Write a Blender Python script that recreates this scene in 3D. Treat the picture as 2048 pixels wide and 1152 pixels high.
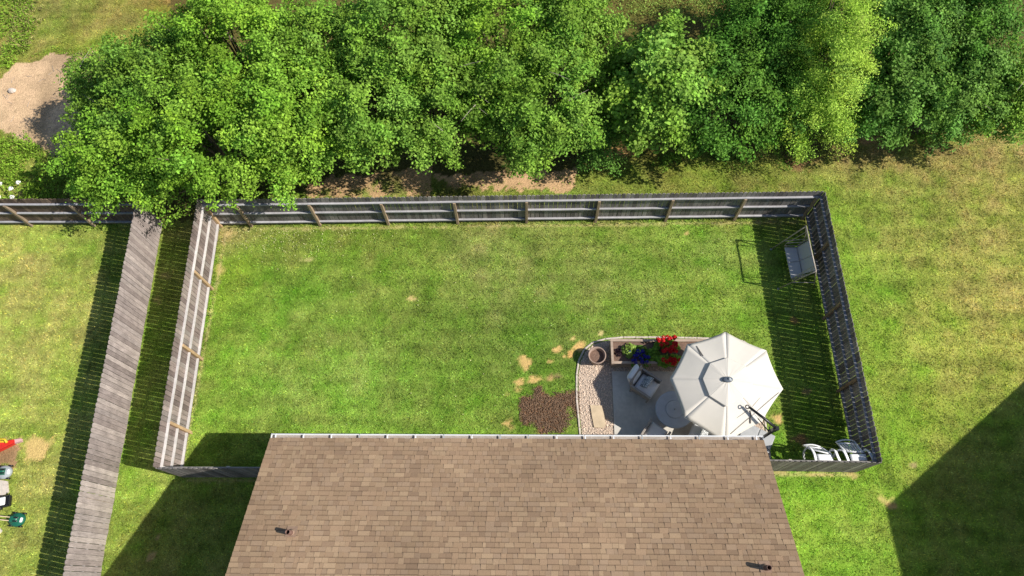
import bpy, math, random
import numpy as np
from mathutils import Vector, Matrix

for _o in list(bpy.data.objects):
    bpy.data.objects.remove(_o)
scene = bpy.context.scene
col = scene.collection
rnd = random.Random(7)
rng = np.random.default_rng(11)

# ------------------------------------------------------------------ camera
F, H, NX, NY = 1410.0, 22.1, 1053.0, 1180.0          # focal (px of 2048), height, nadir in the picture
_d = np.array([NX - 1024, -(NY - 576), -F]); _d /= np.linalg.norm(_d)
_Z = -_d
_Y = np.array([0, 1, 0.]) - _Z * _Z[1]; _Y /= np.linalg.norm(_Y)
RM = np.stack([np.cross(_Y, _Z), _Y, _Z])             # camera -> world
cam_d = bpy.data.cameras.new('camera')
cam = bpy.data.objects.new('camera', cam_d); col.objects.link(cam)
M4 = Matrix([[*RM[0], 0], [*RM[1], 0], [*RM[2], H], [0, 0, 0, 1]])
cam.matrix_world = M4
cam_d.sensor_width = 36; cam_d.lens = 36 * F / 2048
cam_d.clip_start = .1; cam_d.clip_end = 1500
scene.camera = cam

def at(px, py, z=0.0):
    d = RM @ np.array([px - 1024, -(py - 576), -F])
    t = (z - H) / d[2]
    return Vector((d[0] * t, d[1] * t, z))

# ------------------------------------------------------------------ light
SUN_AZ, SUN_EL = math.radians(-11.0), math.radians(42.5)
world = bpy.data.worlds.new('World'); scene.world = world
world.use_nodes = True
wn = world.node_tree.nodes; wl = world.node_tree.links
sky = wn.new('ShaderNodeTexSky'); sky.sky_type = 'NISHITA'; sky.sun_disc = False
sky.sun_elevation = SUN_EL
sky.sun_rotation = math.radians(90) - SUN_AZ
sky.dust_density = .6; sky.air_density = 1.0
wl.new(sky.outputs[0], wn['Background'].inputs[0])
wn['Background'].inputs[1].default_value = 0.092
sd = bpy.data.lights.new('sun', 'SUN'); sd.energy = 5.0; sd.angle = math.radians(.5)
sd.color = (1, .95, .86)
sun = bpy.data.objects.new('sun', sd); col.objects.link(sun)
sv = Vector((math.cos(SUN_AZ) * math.cos(SUN_EL), math.sin(SUN_AZ) * math.cos(SUN_EL), math.sin(SUN_EL)))
sun.rotation_euler = sv.to_track_quat('Z', 'Y').to_euler(); sun.location = sv * 60
scene.view_settings.view_transform = 'Standard'
scene.view_settings.look = 'None'
scene.view_settings.exposure = 0.22
scene.view_settings.gamma = 1
scene.cycles.max_bounces = 6

# ------------------------------------------------------------------ helpers
def tag(o, label=None, cat=None, group=None, kind=None):
    if label: o['label'] = label
    if cat: o['category'] = cat
    if group: o['group'] = group
    if kind: o['kind'] = kind
    return o

def empty(name, loc, label, cat, group=None, rz=0.0):
    o = bpy.data.objects.new(name, None); col.objects.link(o)
    o.location = loc; o.rotation_euler = (0, 0, rz); o.empty_display_size = .2
    return tag(o, label, cat, group)

class MB:
    """collects faces of one mesh"""
    def __init__(s): s.v = []; s.f = []; s.mi = []; s.c = []
    def add(s, vs, fs, T=None, c=(1, 1, 1)):
        n = len(s.v)
        for p in vs:
            p = Vector(p)
            s.v.append(tuple(T @ p) if T is not None else tuple(p)); s.c.append((*c, 1))
        s.f += [tuple(n + i for i in f) for f in fs]
        return s
    def box(s, c0, c1, T=None, c=(1, 1, 1)):
        (x0, y0, z0), (x1, y1, z1) = c0, c1
        return s.add([(x0,y0,z0),(x1,y0,z0),(x1,y1,z0),(x0,y1,z0),(x0,y0,z1),(x1,y0,z1),(x1,y1,z1),(x0,y1,z1)],
                     [(3,2,1,0),(4,5,6,7),(0,1,5,4),(1,2,6,5),(2,3,7,6),(3,0,4,7)], T, c)
    def bbox(s, c0, c1, b=.01, T=None, c=(1, 1, 1)):
        """box with bevelled edges"""
        (x0, y0, z0), (x1, y1, z1) = c0, c1
        vs = []; idx = {}
        for i, x in enumerate((x0, x1)):
            for j, y in enumerate((y0, y1)):
                for k, z in enumerate((z0, z1)):
                    sx, sy, sz = (b if i == 0 else -b), (b if j == 0 else -b), (b if k == 0 else -b)
                    idx[i,j,k] = (len(vs), len(vs)+1, len(vs)+2)
                    vs += [(x, y+sy, z+sz), (x+sx, y, z+sz), (x+sx, y+sy, z)]
        I = idx; fs = []
        for i in (0, 1):
            q = [I[i,0,0][0], I[i,1,0][0], I[i,1,1][0], I[i,0,1][0]]; fs.append(q if i else q[::-1])
            q = [I[0,i,0][1], I[0,i,1][1], I[1,i,1][1], I[1,i,0][1]]; fs.append(q if i else q[::-1])
            q = [I[0,0,i][2], I[1,0,i][2], I[1,1,i][2], I[0,1,i][2]]; fs.append(q if i else q[::-1])
        for i in (0, 1):
            for j in (0, 1):
                fs.append([I[i,j,0][0], I[i,j,1][0], I[i,j,1][1], I[i,j,0][1]])
                fs.append([I[i,0,j][0], I[i,1,j][0], I[i,1,j][2], I[i,0,j][2]])
                fs.append([I[0,i,j][1], I[1,i,j][1], I[1,i,j][2], I[0,i,j][2]])
                for k in (0, 1): fs.append(list(I[i,j,k]))
        return s.add(vs, fs, T, c)
    def tube(s, pts, r, n=8, T=None, c=(1, 1, 1), caps=True):
        pts = [Vector(p) for p in pts]
        rs = r if isinstance(r, (list, tuple)) else [r] * len(pts)
        vs = []; fs = []
        up = None
        for i, p in enumerate(pts):
            a = pts[max(0, i - 1)]; b = pts[min(len(pts) - 1, i + 1)]
            d = (b - a).normalized()
            if up is None:
                up = d.orthogonal().normalized()
            up = (up - d * up.dot(d)).normalized(); w = d.cross(up)
            for k in range(n):
                t = 2 * math.pi * k / n
                vs.append(p + (up * math.cos(t) + w * math.sin(t)) * rs[i])
        for i in range(len(pts) - 1):
            for k in range(n):
                a = i * n + k; b = i * n + (k + 1) % n
                fs.append((a, b, b + n, a + n))
        if caps:
            fs.append(tuple(range(n))[::-1]); fs.append(tuple(range((len(pts) - 1) * n, len(pts) * n)))
        return s.add(vs, fs, T, c)
    def lathe(s, prof, n=32, T=None, c=(1, 1, 1)):
        vs = []; fs = []
        for (r, z) in prof:
            for k in range(n):
                t = 2 * math.pi * k / n; vs.append((r * math.cos(t), r * math.sin(t), z))
        for i in range(len(prof) - 1):
            for k in range(n):
                a = i * n + k; b = i * n + (k + 1) % n
                fs.append((a, b, b + n, a + n))
        return s.add(vs, fs, T, c)
    def build(s, name, mat, parent=None, smooth=False):
        me = bpy.data.meshes.new(name); me.from_pydata(s.v, [], s.f); me.validate()
        if len(me.vertices) == len(s.c):
            at_ = me.color_attributes.new('Col', 'FLOAT_COLOR', 'POINT')
            at_.data.foreach_set('color', np.array(s.c, dtype=np.float32).ravel())
        me.materials.append(mat)
        if smooth: me.polygons.foreach_set('use_smooth', [True] * len(me.polygons))
        o = bpy.data.objects.new(name, me); col.objects.link(o)
        if parent: o.parent = parent
        return o

def np_mesh(name, V, Fc, mat, C=None, parent=None, k=4):
    """V (n,3), Fc (m,k) faces, C per-vertex colours"""
    me = bpy.data.meshes.new(name)
    me.vertices.add(len(V)); me.vertices.foreach_set('co', V.astype(np.float32).ravel())
    me.loops.add(Fc.size); me.loops.foreach_set('vertex_index', Fc.astype(np.int32).ravel())
    me.polygons.add(len(Fc)); me.polygons.foreach_set('loop_start', np.arange(0, Fc.size, k, dtype=np.int32))
    me.polygons.foreach_set('loop_total', np.full(len(Fc), k, dtype=np.int32))
    me.update(calc_edges=True)
    if C is None: C = np.ones((len(V), 3))
    if C is not None:
        a = me.color_attributes.new('Col', 'FLOAT_COLOR', 'POINT')
        a.data.foreach_set('color', np.concatenate([C, np.ones((len(C), 1))], 1).astype(np.float32).ravel())
    me.materials.append(mat)
    o = bpy.data.objects.new(name, me); col.objects.link(o)
    if parent: o.parent = parent
    return o

def copy_tree(o, parent=None):
    c = o.copy(); col.objects.link(c)
    if parent: c.parent = parent
    for ch in list(o.children): copy_tree(ch, c)
    return c

def lin(c):
    c = np.array(c, float) / 255
    return np.where(c <= .04045, c / 12.92, ((c + .055) / 1.055) ** 2.4)

# value noise in numpy
_perm = rng.random((256, 256))
def vnoise(x, y, s, o=0):
    x = np.asarray(x) / s + 37.3 + o * 11.7; y = np.asarray(y) / s + 71.9 + o * 5.1
    xi = np.floor(x).astype(int); yi = np.floor(y).astype(int)
    fx = x - xi; fy = y - yi
    fx = fx * fx * (3 - 2 * fx); fy = fy * fy * (3 - 2 * fy)
    g = lambda a, b: _perm[a % 256, b % 256]
    return (g(xi, yi) * (1 - fx) + g(xi + 1, yi) * fx) * (1 - fy) + (g(xi, yi + 1) * (1 - fx) + g(xi + 1, yi + 1) * fx) * fy
def fbm(x, y, s, o=0, n=3):
    t = 0; a = 1; w = 0
    for i in range(n):
        t = t + a * vnoise(x, y, s / 2 ** i, o + i); w += a; a *= .55
    return t / w

def inpoly(x, y, P):
    x = np.asarray(x, float); y = np.asarray(y, float)
    r = np.zeros(x.shape, bool); n = len(P)
    for i in range(n):
        x0, y0 = P[i][0], P[i][1]; x1, y1 = P[(i + 1) % n][0], P[(i + 1) % n][1]
        if y0 == y1: continue
        c = ((y0 > y) != (y1 > y)) & (x < (x1 - x0) * (y - y0) / (y1 - y0) + x0)
        r ^= c
    return r

# ------------------------------------------------------------------ materials
def mat(name, base=(.5,.5,.5), rough=.7, attr=False, noise=None, spec=.3, metal=0, bump=None, island=0, translucent=0):
    """noise=(scale, amount[, (sx,sy,sz)]); bump=(scale, strength, dist)"""
    m = bpy.data.materials.new(name); m.use_nodes = True
    N = m.node_tree.nodes; L = m.node_tree.links
    b = N['Principled BSDF']
    b.inputs['Roughness'].default_value = rough
    b.inputs['Specular IOR Level'].default_value = spec
    b.inputs['Metallic'].default_value = metal
    b.inputs['Base Color'].default_value = (*base, 1)
    cur = None
    if attr:
        a = N.new('ShaderNodeVertexColor'); a.layer_name = 'Col'
        mx = N.new('ShaderNodeMix'); mx.data_type = 'RGBA'; mx.blend_type = 'MULTIPLY'; mx.inputs[0].default_value = 1
        L.new(a.outputs[0], mx.inputs[6]); mx.inputs[7].default_value = (*base, 1); cur = mx.outputs[2]
    else:
        r = N.new('ShaderNodeRGB'); r.outputs[0].default_value = (*base, 1); cur = r.outputs[0]
    def mul(val, lo, hi):
        nonlocal cur
        mr = N.new('ShaderNodeMapRange'); L.new(val, mr.inputs[0])
        mr.inputs[1].default_value = .2 if island == 0 or val.name != 'Random Per Island' else 0
        mr.inputs[2].default_value = .8 if island == 0 or val.name != 'Random Per Island' else 1
        mr.inputs[3].default_value = lo; mr.inputs[4].default_value = hi
        mm = N.new('ShaderNodeVectorMath'); mm.operation = 'SCALE'
        L.new(cur, mm.inputs[0]); L.new(mr.outputs[0], mm.inputs[3]); cur = mm.outputs[0]
    tc = None
    def noise_out(scale, st=None, detail=4):
        nonlocal tc
        if tc is None: tc = N.new('ShaderNodeTexCoord')
        n = N.new('ShaderNodeTexNoise'); n.inputs['Scale'].default_value = scale; n.inputs['Detail'].default_value = detail
        if st:
            mp = N.new('ShaderNodeMapping'); mp.inputs['Scale'].default_value = st
            L.new(tc.outputs['Object'], mp.inputs[0]); L.new(mp.outputs[0], n.inputs[0])
        else: L.new(tc.outputs['Object'], n.inputs[0])
        return n.outputs[0]
    for ns in ([] if not noise else (noise if isinstance(noise, list) else [noise])):
        mul(noise_out(ns[0], ns[2] if len(ns) > 2 else None), 1 - ns[1], 1 + ns[1])
    if island:
        g = N.new('ShaderNodeNewGeometry'); mul(g.outputs['Random Per Island'], 1 - island, 1 + island)
    L.new(cur, b.inputs['Base Color'])
    if bump:
        bp = N.new('ShaderNodeBump'); bp.inputs['Strength'].default_value = bump[1]; bp.inputs['Distance'].default_value = bump[2]
        L.new(noise_out(bump[0], bump[3] if len(bump) > 3 else None), bp.inputs['Height']); L.new(bp.outputs[0], b.inputs['Normal'])
    if translucent:
        t = N.new('ShaderNodeBsdfTranslucent'); L.new(cur, t.inputs[0])
        ms = N.new('ShaderNodeMixShader'); ms.inputs[0].default_value = translucent
        L.new(b.outputs[0], ms.inputs[1]); L.new(t.outputs[0], ms.inputs[2])
        L.new(ms.outputs[0], N['Material Output'].inputs[0])
    return m

MT = {}
MT['ground'] = mat('ground', (1,1,1), .95, attr=True, noise=[(13, .3), (50, .35)], spec=.1, bump=(24, .8, .04))
MT['blade'] = mat('grass_blade', (1,1,1), .6, attr=True, island=.4, spec=.2, translucent=.3)
MT['picket'] = mat('weathered_cedar', (1,1,1), .85, attr=True, noise=[(3, .12), (9, .4, (6, 6, .35)), (30, .3, (6, 6, 1)), (2.5, .25)], spec=.15, bump=(14, .5, .01, (6, 6, .4)))
MT['wood_rail'] = mat('weathered_rail', (1,1,1), .8, attr=True, noise=[(4, .15), (20, .15)], spec=.2)
MT['post'] = mat('treated_post', (1,1,1), .85, attr=True, noise=[(5, .25), (20, .2, (3, 3, .5))], spec=.15)
MT['shingle'] = mat('asphalt_shingle', (1,1,1), .95, attr=True, noise=[(.7, .08), (70, .22)], spec=.1, bump=(120, .5, .004))
MT['white_metal'] = mat('white_painted_metal', (.8,.8,.8), .4, noise=(6, .06), spec=.4)
MT['siding'] = mat('beige_siding', (.55,.5,.42), .6, noise=(2, .05))
MT['glass'] = mat('window_glass', (.03,.04,.05), .05, spec=.8)
MT['flashing'] = mat('brown_flashing', (.3,.2,.14), .8, noise=(20, .2))
MT['pipe'] = mat('brown_pipe', (.16,.09,.07), .55, noise=(20, .2))
MT['concrete'] = mat('patio_concrete', (.62,.58,.52), .85, noise=[(1.3, .16), (9, .14), (80, .08)], spec=.2, bump=(60, .25, .004))
MT['gravel'] = mat('gravel_stone', (.9,.74,.61), .85, island=.3, spec=.2)
MT['gravel_bed'] = mat('gravel_bed', (.5,.4,.32), .95, noise=(40, .35), spec=.1)
MT['mulch'] = mat('mulch_chip', (.23,.15,.1), .9, island=.4, spec=.1)
MT['edging'] = mat('edging_stone', (.6,.52,.45), .85, noise=[(8, .2), (40, .12)], spec=.2, bump=(30, .4, .01))
MT['flagstone'] = mat('flagstone', (.6,.47,.32), .8, noise=[(4, .2), (30, .1)], bump=(20, .3, .01))
MT['planter'] = mat('planter_wood', (.42,.32,.25), .8, noise=[(5, .2), (12, .2, (.3, 5, 5))], spec=.2)
MT['soil'] = mat('potting_soil', (.19,.12,.09), .95, noise=[(30, .4), (8, .2)], bump=(40, .8, .02))
MT['canopy'] = mat('umbrella_fabric', (.83,.78,.7), .85, noise=[(2.5, .035), (60, .03)], spec=.15, bump=(3, .12, .03), translucent=.2)
MT['canopy_trim'] = mat('umbrella_hem', (.76,.74,.7), .8, spec=.15)
MT['dark_metal'] = mat('dark_metal', (.014,.014,.016), .35, spec=.5, noise=(15, .2))
MT['cap'] = mat('grey_plastic', (.1,.12,.15), .4, spec=.5)
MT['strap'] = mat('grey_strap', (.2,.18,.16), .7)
MT['base_grey'] = mat('base_slab', (.42,.43,.44), .6, noise=(6, .1))
MT['wicker'] = mat('grey_wicker', (.34,.3,.27), .75, noise=[(60, .35), (8, .15)], bump=(90, .6, .006))
MT['cushion'] = mat('cushion_fabric', (.82,.82,.83), .9, noise=[(8, .05), (150, .06)], bump=(8, .25, .02))
MT['table'] = mat('slate_grey_metal', (.42,.46,.54), .5, noise=[(6, .12), (60, .08)], spec=.4)
MT['swing_fabric'] = mat('swing_mesh_fabric', (.5,.49,.48), .8, noise=(80, .12))
MT['swing_metal'] = mat('swing_tube', (.42,.36,.3), .4, spec=.5, noise=(12, .2))
MT['white_plastic'] = mat('white_resin', (.88,.88,.88), .35, spec=.5, noise=(9, .04))
MT['bark'] = mat('bark', (.16,.12,.09), .9, noise=[(6, .3), (30, .2)], bump=(20, .8, .03))
MT['dead'] = mat('dead_twig', (.42,.36,.3), .85, noise=(10, .2))
MT['red'] = mat('red_plastic', (.62,.03,.02), .4, spec=.5, noise=(6, .15))
MT['yellow'] = mat('yellow_plastic', (.7,.48,.03), .45, spec=.4, noise=(9, .15))
MT['toy_green'] = mat('green_plastic', (.01,.12,.075), .4, spec=.5, noise=(12, .15))
MT['grey_plastic'] = mat('light_grey_plastic', (.35,.38,.4), .4, spec=.5, noise=(14, .1))
MT['pink'] = mat('pale_plastic', (.65,.4,.38), .5)
MT['red_petal'] = mat('red_petals', (.62,.01,.015), .6, island=.4, translucent=.15)
MT['blue_petal'] = mat('blue_petals', (.035,.03,.3), .6, island=.4, translucent=.15)
MT['white_petal'] = mat('white_petals', (.8,.8,.78), .6)
def leafmat(name, c, isl=.4, tr=.22):
    return mat(name, c, .6, attr=True, island=isl, spec=.12, translucent=tr)
MT['leaf_bright'] = leafmat('leaf_bright', (.245,.44,.045))
MT['leaf_mid'] = leafmat('leaf_mid', (.215,.385,.05))
MT['leaf_round'] = leafmat('leaf_round', (.25,.43,.06))
MT['leaf_dark'] = leafmat('leaf_dark', (.125,.28,.035))
MT['leaf_blue'] = leafmat('leaf_blue', (.165,.33,.055))
MT['leaf_yellow'] = leafmat('leaf_yellow', (.42,.62,.08))
MT['leaf_weed'] = leafmat('leaf_weed', (.24,.4,.04))
MT['leaf_straw'] = leafmat('leaf_straw', (.4,.36,.13))
MT['leaf_lime'] = leafmat('leaf_lime', (.32,.46,.09))
MT['leaf_purple'] = leafmat('leaf_purple', (.04,.02,.03))

# patterned pillow
def pillow_mat():
    m = bpy.data.materials.new('patterned_pillow'); m.use_nodes = True
    N = m.node_tree.nodes; L = m.node_tree.links
    tc = N.new('ShaderNodeTexCoord'); v = N.new('ShaderNodeTexVoronoi'); v.feature = 'DISTANCE_TO_EDGE'
    v.inputs['Scale'].default_value = 14; L.new(tc.outputs['Object'], v.inputs[0])
    r = N.new('ShaderNodeValToRGB'); r.color_ramp.elements[0].position = .07; r.color_ramp.elements[1].position = .13
    r.color_ramp.elements[0].color = (.2, .21, .22, 1); r.color_ramp.elements[1].color = (.66, .67, .66, 1)
    L.new(v.outputs['Distance'], r.inputs[0]); L.new(r.outputs[0], N['Principled BSDF'].inputs['Base Color'])
    N['Principled BSDF'].inputs['Roughness'].default_value = .9
    return m
MT['pillow'] = pillow_mat()

# ------------------------------------------------------------------ ground colour
# (px, py, sRGB seen in the sun) - the lawn's own patches of green and dry grass
CTRL = [(60,520,(172,172,88)),(130,640,(168,168,85)),(60,760,(166,170,84)),(90,850,(160,168,76)),(60,1000,(160,160,80)),(60,1120,(155,162,75)),
 (160,460,(150,165,72)),(300,960,(150,170,70)),(250,1050,(125,155,60)),(330,1100,(120,140,60)),(290,700,(108,148,50)),(320,600,(105,138,52)),
 (450,480,(150,150,80)),(560,480,(125,148,62)),(700,480,(108,142,52)),(850,470,(118,145,60)),(1000,480,(140,150,78)),(1150,480,(125,150,65)),(1300,475,(115,150,58)),(1450,500,(108,152,60)),
 (460,560,(115,158,38)),(600,580,(85,150,40)),(720,540,(118,150,58)),(850,545,(120,152,62)),(1000,570,(145,152,80)),(1200,570,(138,152,75)),(1400,590,(118,155,55)),(1500,600,(120,158,58)),
 (450,680,(118,160,55)),(600,660,(125,152,65)),(750,650,(112,148,58)),(900,640,(92,140,50)),(1050,650,(85,132,50)),(1180,640,(105,145,55)),(1300,650,(125,155,62)),(1600,700,(85,140,45)),
 (430,780,(120,165,55)),(560,770,(135,165,70)),(700,780,(138,168,72)),(850,740,(95,145,50)),(950,720,(82,135,46)),(950,830,(110,155,55)),(1060,690,(80,135,48)),(1120,680,(90,145,50)),
 (650,850,(125,165,60)),(480,880,(110,150,50)),(1560,880,(115,170,55)),(1600,860,(85,130,42)),
 (1700,420,(135,158,60)),(1800,380,(150,158,70)),(1950,300,(165,150,88)),(1850,300,(158,145,80)),(1720,300,(160,140,85)),(2000,400,(165,158,80)),
 (1750,560,(128,165,52)),(1850,520,(165,162,80)),(1980,560,(172,165,85)),(1900,650,(165,168,75)),(1790,740,(140,165,58)),(2000,700,(168,165,78)),
 (1850,820,(158,165,68)),(1780,880,(130,168,50)),(1700,980,(125,168,48)),(1620,1000,(115,165,45)),(1700,1080,(138,170,62)),(1650,1140,(130,168,55)),(1900,950,(125,140,60)),(1950,1050,(115,140,55)),(1900,1120,(95,140,45)),
 (1250,350,(120,150,55)),(1400,360,(130,145,60)),(1550,350,(145,145,70)),(1260,310,(160,125,80)),(1000,380,(125,130,65)),
 (250,40,(150,145,72)),(180,90,(145,150,62)),(300,90,(150,148,62)),(330,20,(165,140,70)),(100,30,(150,150,75)),(1330,20,(165,160,65)),(1420,20,(170,150,75)),(2030,60,(150,140,80)),(2035,150,(150,150,70)),(650,10,(165,145,80))]
CW = np.array([[*at(a, b)[:2]] for a, b, _ in CTRL]); CC = np.array([lin((c[0] + max(0, 146 - c[0]) * .46, c[1] + 3, c[2] + 4 + max(0, 62 - c[2]) * .3)) for _, _, c in CTRL])
KG = .95
# bare or odd patches: pixel x, y, radius(m), elongation, colour
SPOT = [(1049,726,.2,.28,(196,162,108)),(1115,700,.13,.1,(200,165,110)),(1128,712,.09,.09,(205,165,110)),(1099,722,.12,.1,(196,162,108)),(1065,761,.3,.14,(196,162,108)),
 (1104,757,.16,.14,(196,162,108)),(1041,765,.16,.1,(196,162,108)),(1033,779,.2,.12,(196,162,108)),(1015,787,.15,.1,(196,162,108)),(1016,848,.2,.16,(196,162,108)),(1160,692,.22,.15,(205,165,110)),
 (1145,677,.08,.1,(205,175,120)),(1141,708,.12,.15,(200,155,100)),(1112,753,.25,.12,(130,110,80)),(1201,666,.09,.09,(190,175,120)),(1556,836,.24,.16,(195,160,110)),(1560,838,.12,.1,(200,165,115)),
 (1590,640,.15,.12,(150,110,70)),(1612,783,.14,.12,(130,110,75)),(1600,880,.35,.2,(120,90,65)),(615,520,.22,.12,(165,160,105)),(822,598,.15,.08,(190,165,115)),(1370,466,.1,.08,(190,160,110)),
 (455,470,.25,.2,(175,155,105)),(440,540,.2,.25,(165,150,90)),(1700,950,.35,.1,(170,150,100)),(1640,948,.4,.07,(170,150,100)),(1560,945,.3,.07,(165,150,100)),(317,1075,.1,.1,(150,130,90)),(302,1115,.12,.12,(150,130,90)),
 (332,552,.2,.15,(130,125,75)),(318,600,.15,.15,(125,120,70)),(1770,1000,.2,.12,(175,160,100)),(1783,1015,.15,.1,(160,130,90)),(1825,930,.15,.08,(150,135,95)),(1700,700,.01,.01,(1,1,1)),
 (955,930,.01,.01,(1,1,1)),(75,895,.42,.34,(195,165,110)),(560,380,.01,.01,(1,1,1)),(1735,280,.6,.25,(175,135,95)),(1600,325,.9,.3,(120,90,65)),(1240,305,.6,.3,(185,140,95))]
SW = [(*at(a, b)[:2], r, e, lin(c)) for a, b, r, e, c in SPOT]
MULCH_POLY = [at(*p)[:2] for p in [(1038,806),(1046,796),(1068,792),(1070,776),(1080,772),(1083,788),(1100,793),(1128,788),(1150,782),(1160,790),(1159,830),(1150,836),(1143,812),(1131,806),(1136,826),(1141,838),(1134,850),(1126,864),(1085,866),(1070,850),(1047,848),(1040,838)]]
DIRT_POLYS = [
 ([at(*p)[:2] for p in [(0,160),(30,125),(62,128),(105,105),(140,108),(220,106),(245,130),(190,160),(165,240),(150,300),(125,330),(90,300),(45,285),(10,262),(-60,250),(-60,150)]], (198,166,138)),
 ([at(*p)[:2] for p in [(600,378),(660,355),(760,345),(860,335),(865,395),(620,395)]], (186,152,116)),
 ([at(*p)[:2] for p in [(860,350),(1000,345),(1160,340),(1140,385),(1000,378),(900,372)]], (196,160,126)),
 ([at(*p)[:2] for p in [(-30,880),(35,875),(42,898),(35,925),(25,935),(-30,930)]], (165,130,100)),
]
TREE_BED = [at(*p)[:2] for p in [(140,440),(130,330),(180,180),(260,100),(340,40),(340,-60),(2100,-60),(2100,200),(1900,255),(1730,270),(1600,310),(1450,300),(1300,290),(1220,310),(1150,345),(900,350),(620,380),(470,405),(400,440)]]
HOUSE_FP = [(-6.7, 3.35), (6.1, 3.35), (6.1, -6.2), (-6.7, -6.2)]
PATIO = [(2.73, 3.3), (7.0, 3.3), (7.0, 6.52), (2.76, 6.52)]
GRAVEL = [(1.76, 3.3), (1.72, 4.6), (1.66, 5.6), (1.68, 6.4), (1.76, 6.85), (1.93, 7.2), (2.2, 7.44), (2.6, 7.56), (3.2, 7.62), (5.6, 7.6), (7.1, 7.5), (7.4, 7.2), (7.42, 3.3)]

def lawn_col(x, y):
    """albedo and bareness at world points"""
    x = np.asarray(x, float); y = np.asarray(y, float)
    c = np.zeros(x.shape + (3,)); w = np.zeros(x.shape)
    wx = x + (fbm(x, y, 1.6, 3) - .5) * 2.2; wy = y + (fbm(x, y, 1.6, 9) - .5) * 2.2
    for (cx, cy), cc in zip(CW, CC):
        k = 1 / (((wx - cx) ** 2 + (wy - cy) ** 2) + .6) ** 1.6
        c += k[..., None] * cc; w += k
    c /= w[..., None]
    # dry grass against green grass, mower lines
    dry = np.clip((fbm(x, y, .55, 21, 4) - .5) * 3.2, -1, 1)
    c = c * (1 + np.stack([dry * .24, dry * .05, dry * .4], -1))
    n2 = (fbm(x, y, .17, 31, 2) - .5)
    c = c * (1 + n2 * .6)[..., None]
    mow = np.sin(y * 2 * math.pi / .62 + (fbm(x, y, 3, 41) - .5) * 3) * .045
    c = c * (1 + (vnoise(x / 7 + y * .02, y, .17, 47) - .5) * .3 + (vnoise(x / 4, y, .5, 49) - .5) * .14)[..., None]
    mow = np.where((np.abs(x) < 10.5) & (y > 4), mow, mow * .4)
    c = c * (1 + mow)[..., None]
    thick = np.clip((vnoise(x, y, .9, 55) - .72) * 4, 0, 1)
    c = c * (1 - thick * .25)[..., None] * np.array([1, 1.02, 1])
    bare = np.zeros(x.shape)
    n = fbm(x, y, .22, 61, 3) - .5
    for sx, sy, r, e, sc in SW:
        d = np.sqrt(((x - sx) / r) ** 2 + ((y - sy) / e) ** 2) + n * 2.0
        k = np.clip((1.15 - d) * 1.7, 0, .9)
        c = c * (1 - k[..., None]) + sc * k[..., None]; bare = np.maximum(bare, k)
    n = n * .5
    # worn straw along the feet of the fences
    fe = np.minimum.reduce([np.abs(y - 11.86 - (x + .5) * .0125) + (np.abs(x + .5) > 10.4) * 9, np.abs(x + 10.68) + np.abs(x + 10.68 + (y - 7.5) * -.0) * 0 + ((y < 3.3) | (y > 11.9)) * 9, np.abs(y - 3.3) + ((x < 6.3) | (x > 9.9)) * 9, np.abs(y - 3.02) + ((x > -6.8) | (x < -10.5)) * 9])
    k = np.clip((.07 - fe) * 12 + n * 4, 0, .5)
    c = c * (1 - k[..., None]) + lin((188, 168, 125)) * k[..., None]; bare = np.maximum(bare, k * .8)
    xx = x + n * .6; yy = y + (fbm(x, y, .25, 71) - .5) * .5
    for P, sc in DIRT_POLYS:
        k = inpoly(xx, yy, P) * (.93 if sc[0] > 190 else np.clip((fbm(x, y, .45, 87) - .3) * 5, .25, .95))
        var = (fbm(x, y, .7, 81, 4) * .55 + .7)[..., None] * (1 - .3 * np.clip((vnoise(x, y, .8, 83) - .6) * 5, 0, 1))[..., None] * np.array([1, 1, 1])
        var = var * (1 - np.clip((vnoise(x, y, .13, 85) - .8) * 6, 0, 1) * .35)[..., None]
        c = c * (1 - k[..., None]) + lin(sc) * var * k[..., None]; bare = np.maximum(bare, k)
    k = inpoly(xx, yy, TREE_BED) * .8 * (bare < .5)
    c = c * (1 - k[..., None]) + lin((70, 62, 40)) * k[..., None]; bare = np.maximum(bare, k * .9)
    k = inpoly(xx * 1 , yy, MULCH_POLY) * 1.0
    k = np.where(k > 0, 1., 0.)
    c = c * (1 - k[..., None]) + lin((120, 88, 66)) * k[..., None]; bare = np.maximum(bare, k)
    lum = c.mean(-1, keepdims=True)
    return (c * .98 + lum * .02) * np.array([1.05, 1.04, .97]) / KG, bare

gx = np.concatenate([[-320, -140, -70, -40, -30, -26], np.arange(-23, 21.01, .085), [24, 28, 40, 70, 140, 320]])
gy = np.concatenate([[-320, -140, -60, -30, -15, -8, -4, -1.5], np.arange(-.2, 24.01, .085), [27, 32, 45, 80, 150, 320]])
GX, GY = np.meshgrid(gx, gy)
gc, gb = lawn_col(GX, GY)
far = np.clip(np.maximum.reduce([-23 - GX, GX - 21, -GY - 1, GY - 24]) / 3, 0, 1)[..., None]
gc = gc * (1 - far) + np.array([.19, .26, .07]) * far
V = np.stack([GX.ravel(), GY.ravel(), np.zeros(GX.size)], 1)
nx_, ny_ = len(gx), len(gy)
ii = (np.arange(ny_ - 1)[:, None] * nx_ + np.arange(nx_ - 1)[None]).ravel()
Fq = np.stack([ii, ii + 1, ii + nx_ + 1, ii + nx_], 1)
shaded_ground = gc.reshape(-1, 3) * (.72 + .28 * np.clip(gb.reshape(-1, 1) * 1.2, 0, 1))  # ground under grass painted darker, for shadow contrast between the blades
shaded_ground = np.clip(shaded_ground * 1.1, 0, .85)
g = np_mesh('lawn', V, Fq, MT['ground'], shaded_ground)
tag(g, 'mown green and straw coloured lawn with bare spots', 'lawn', kind='structure')

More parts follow.
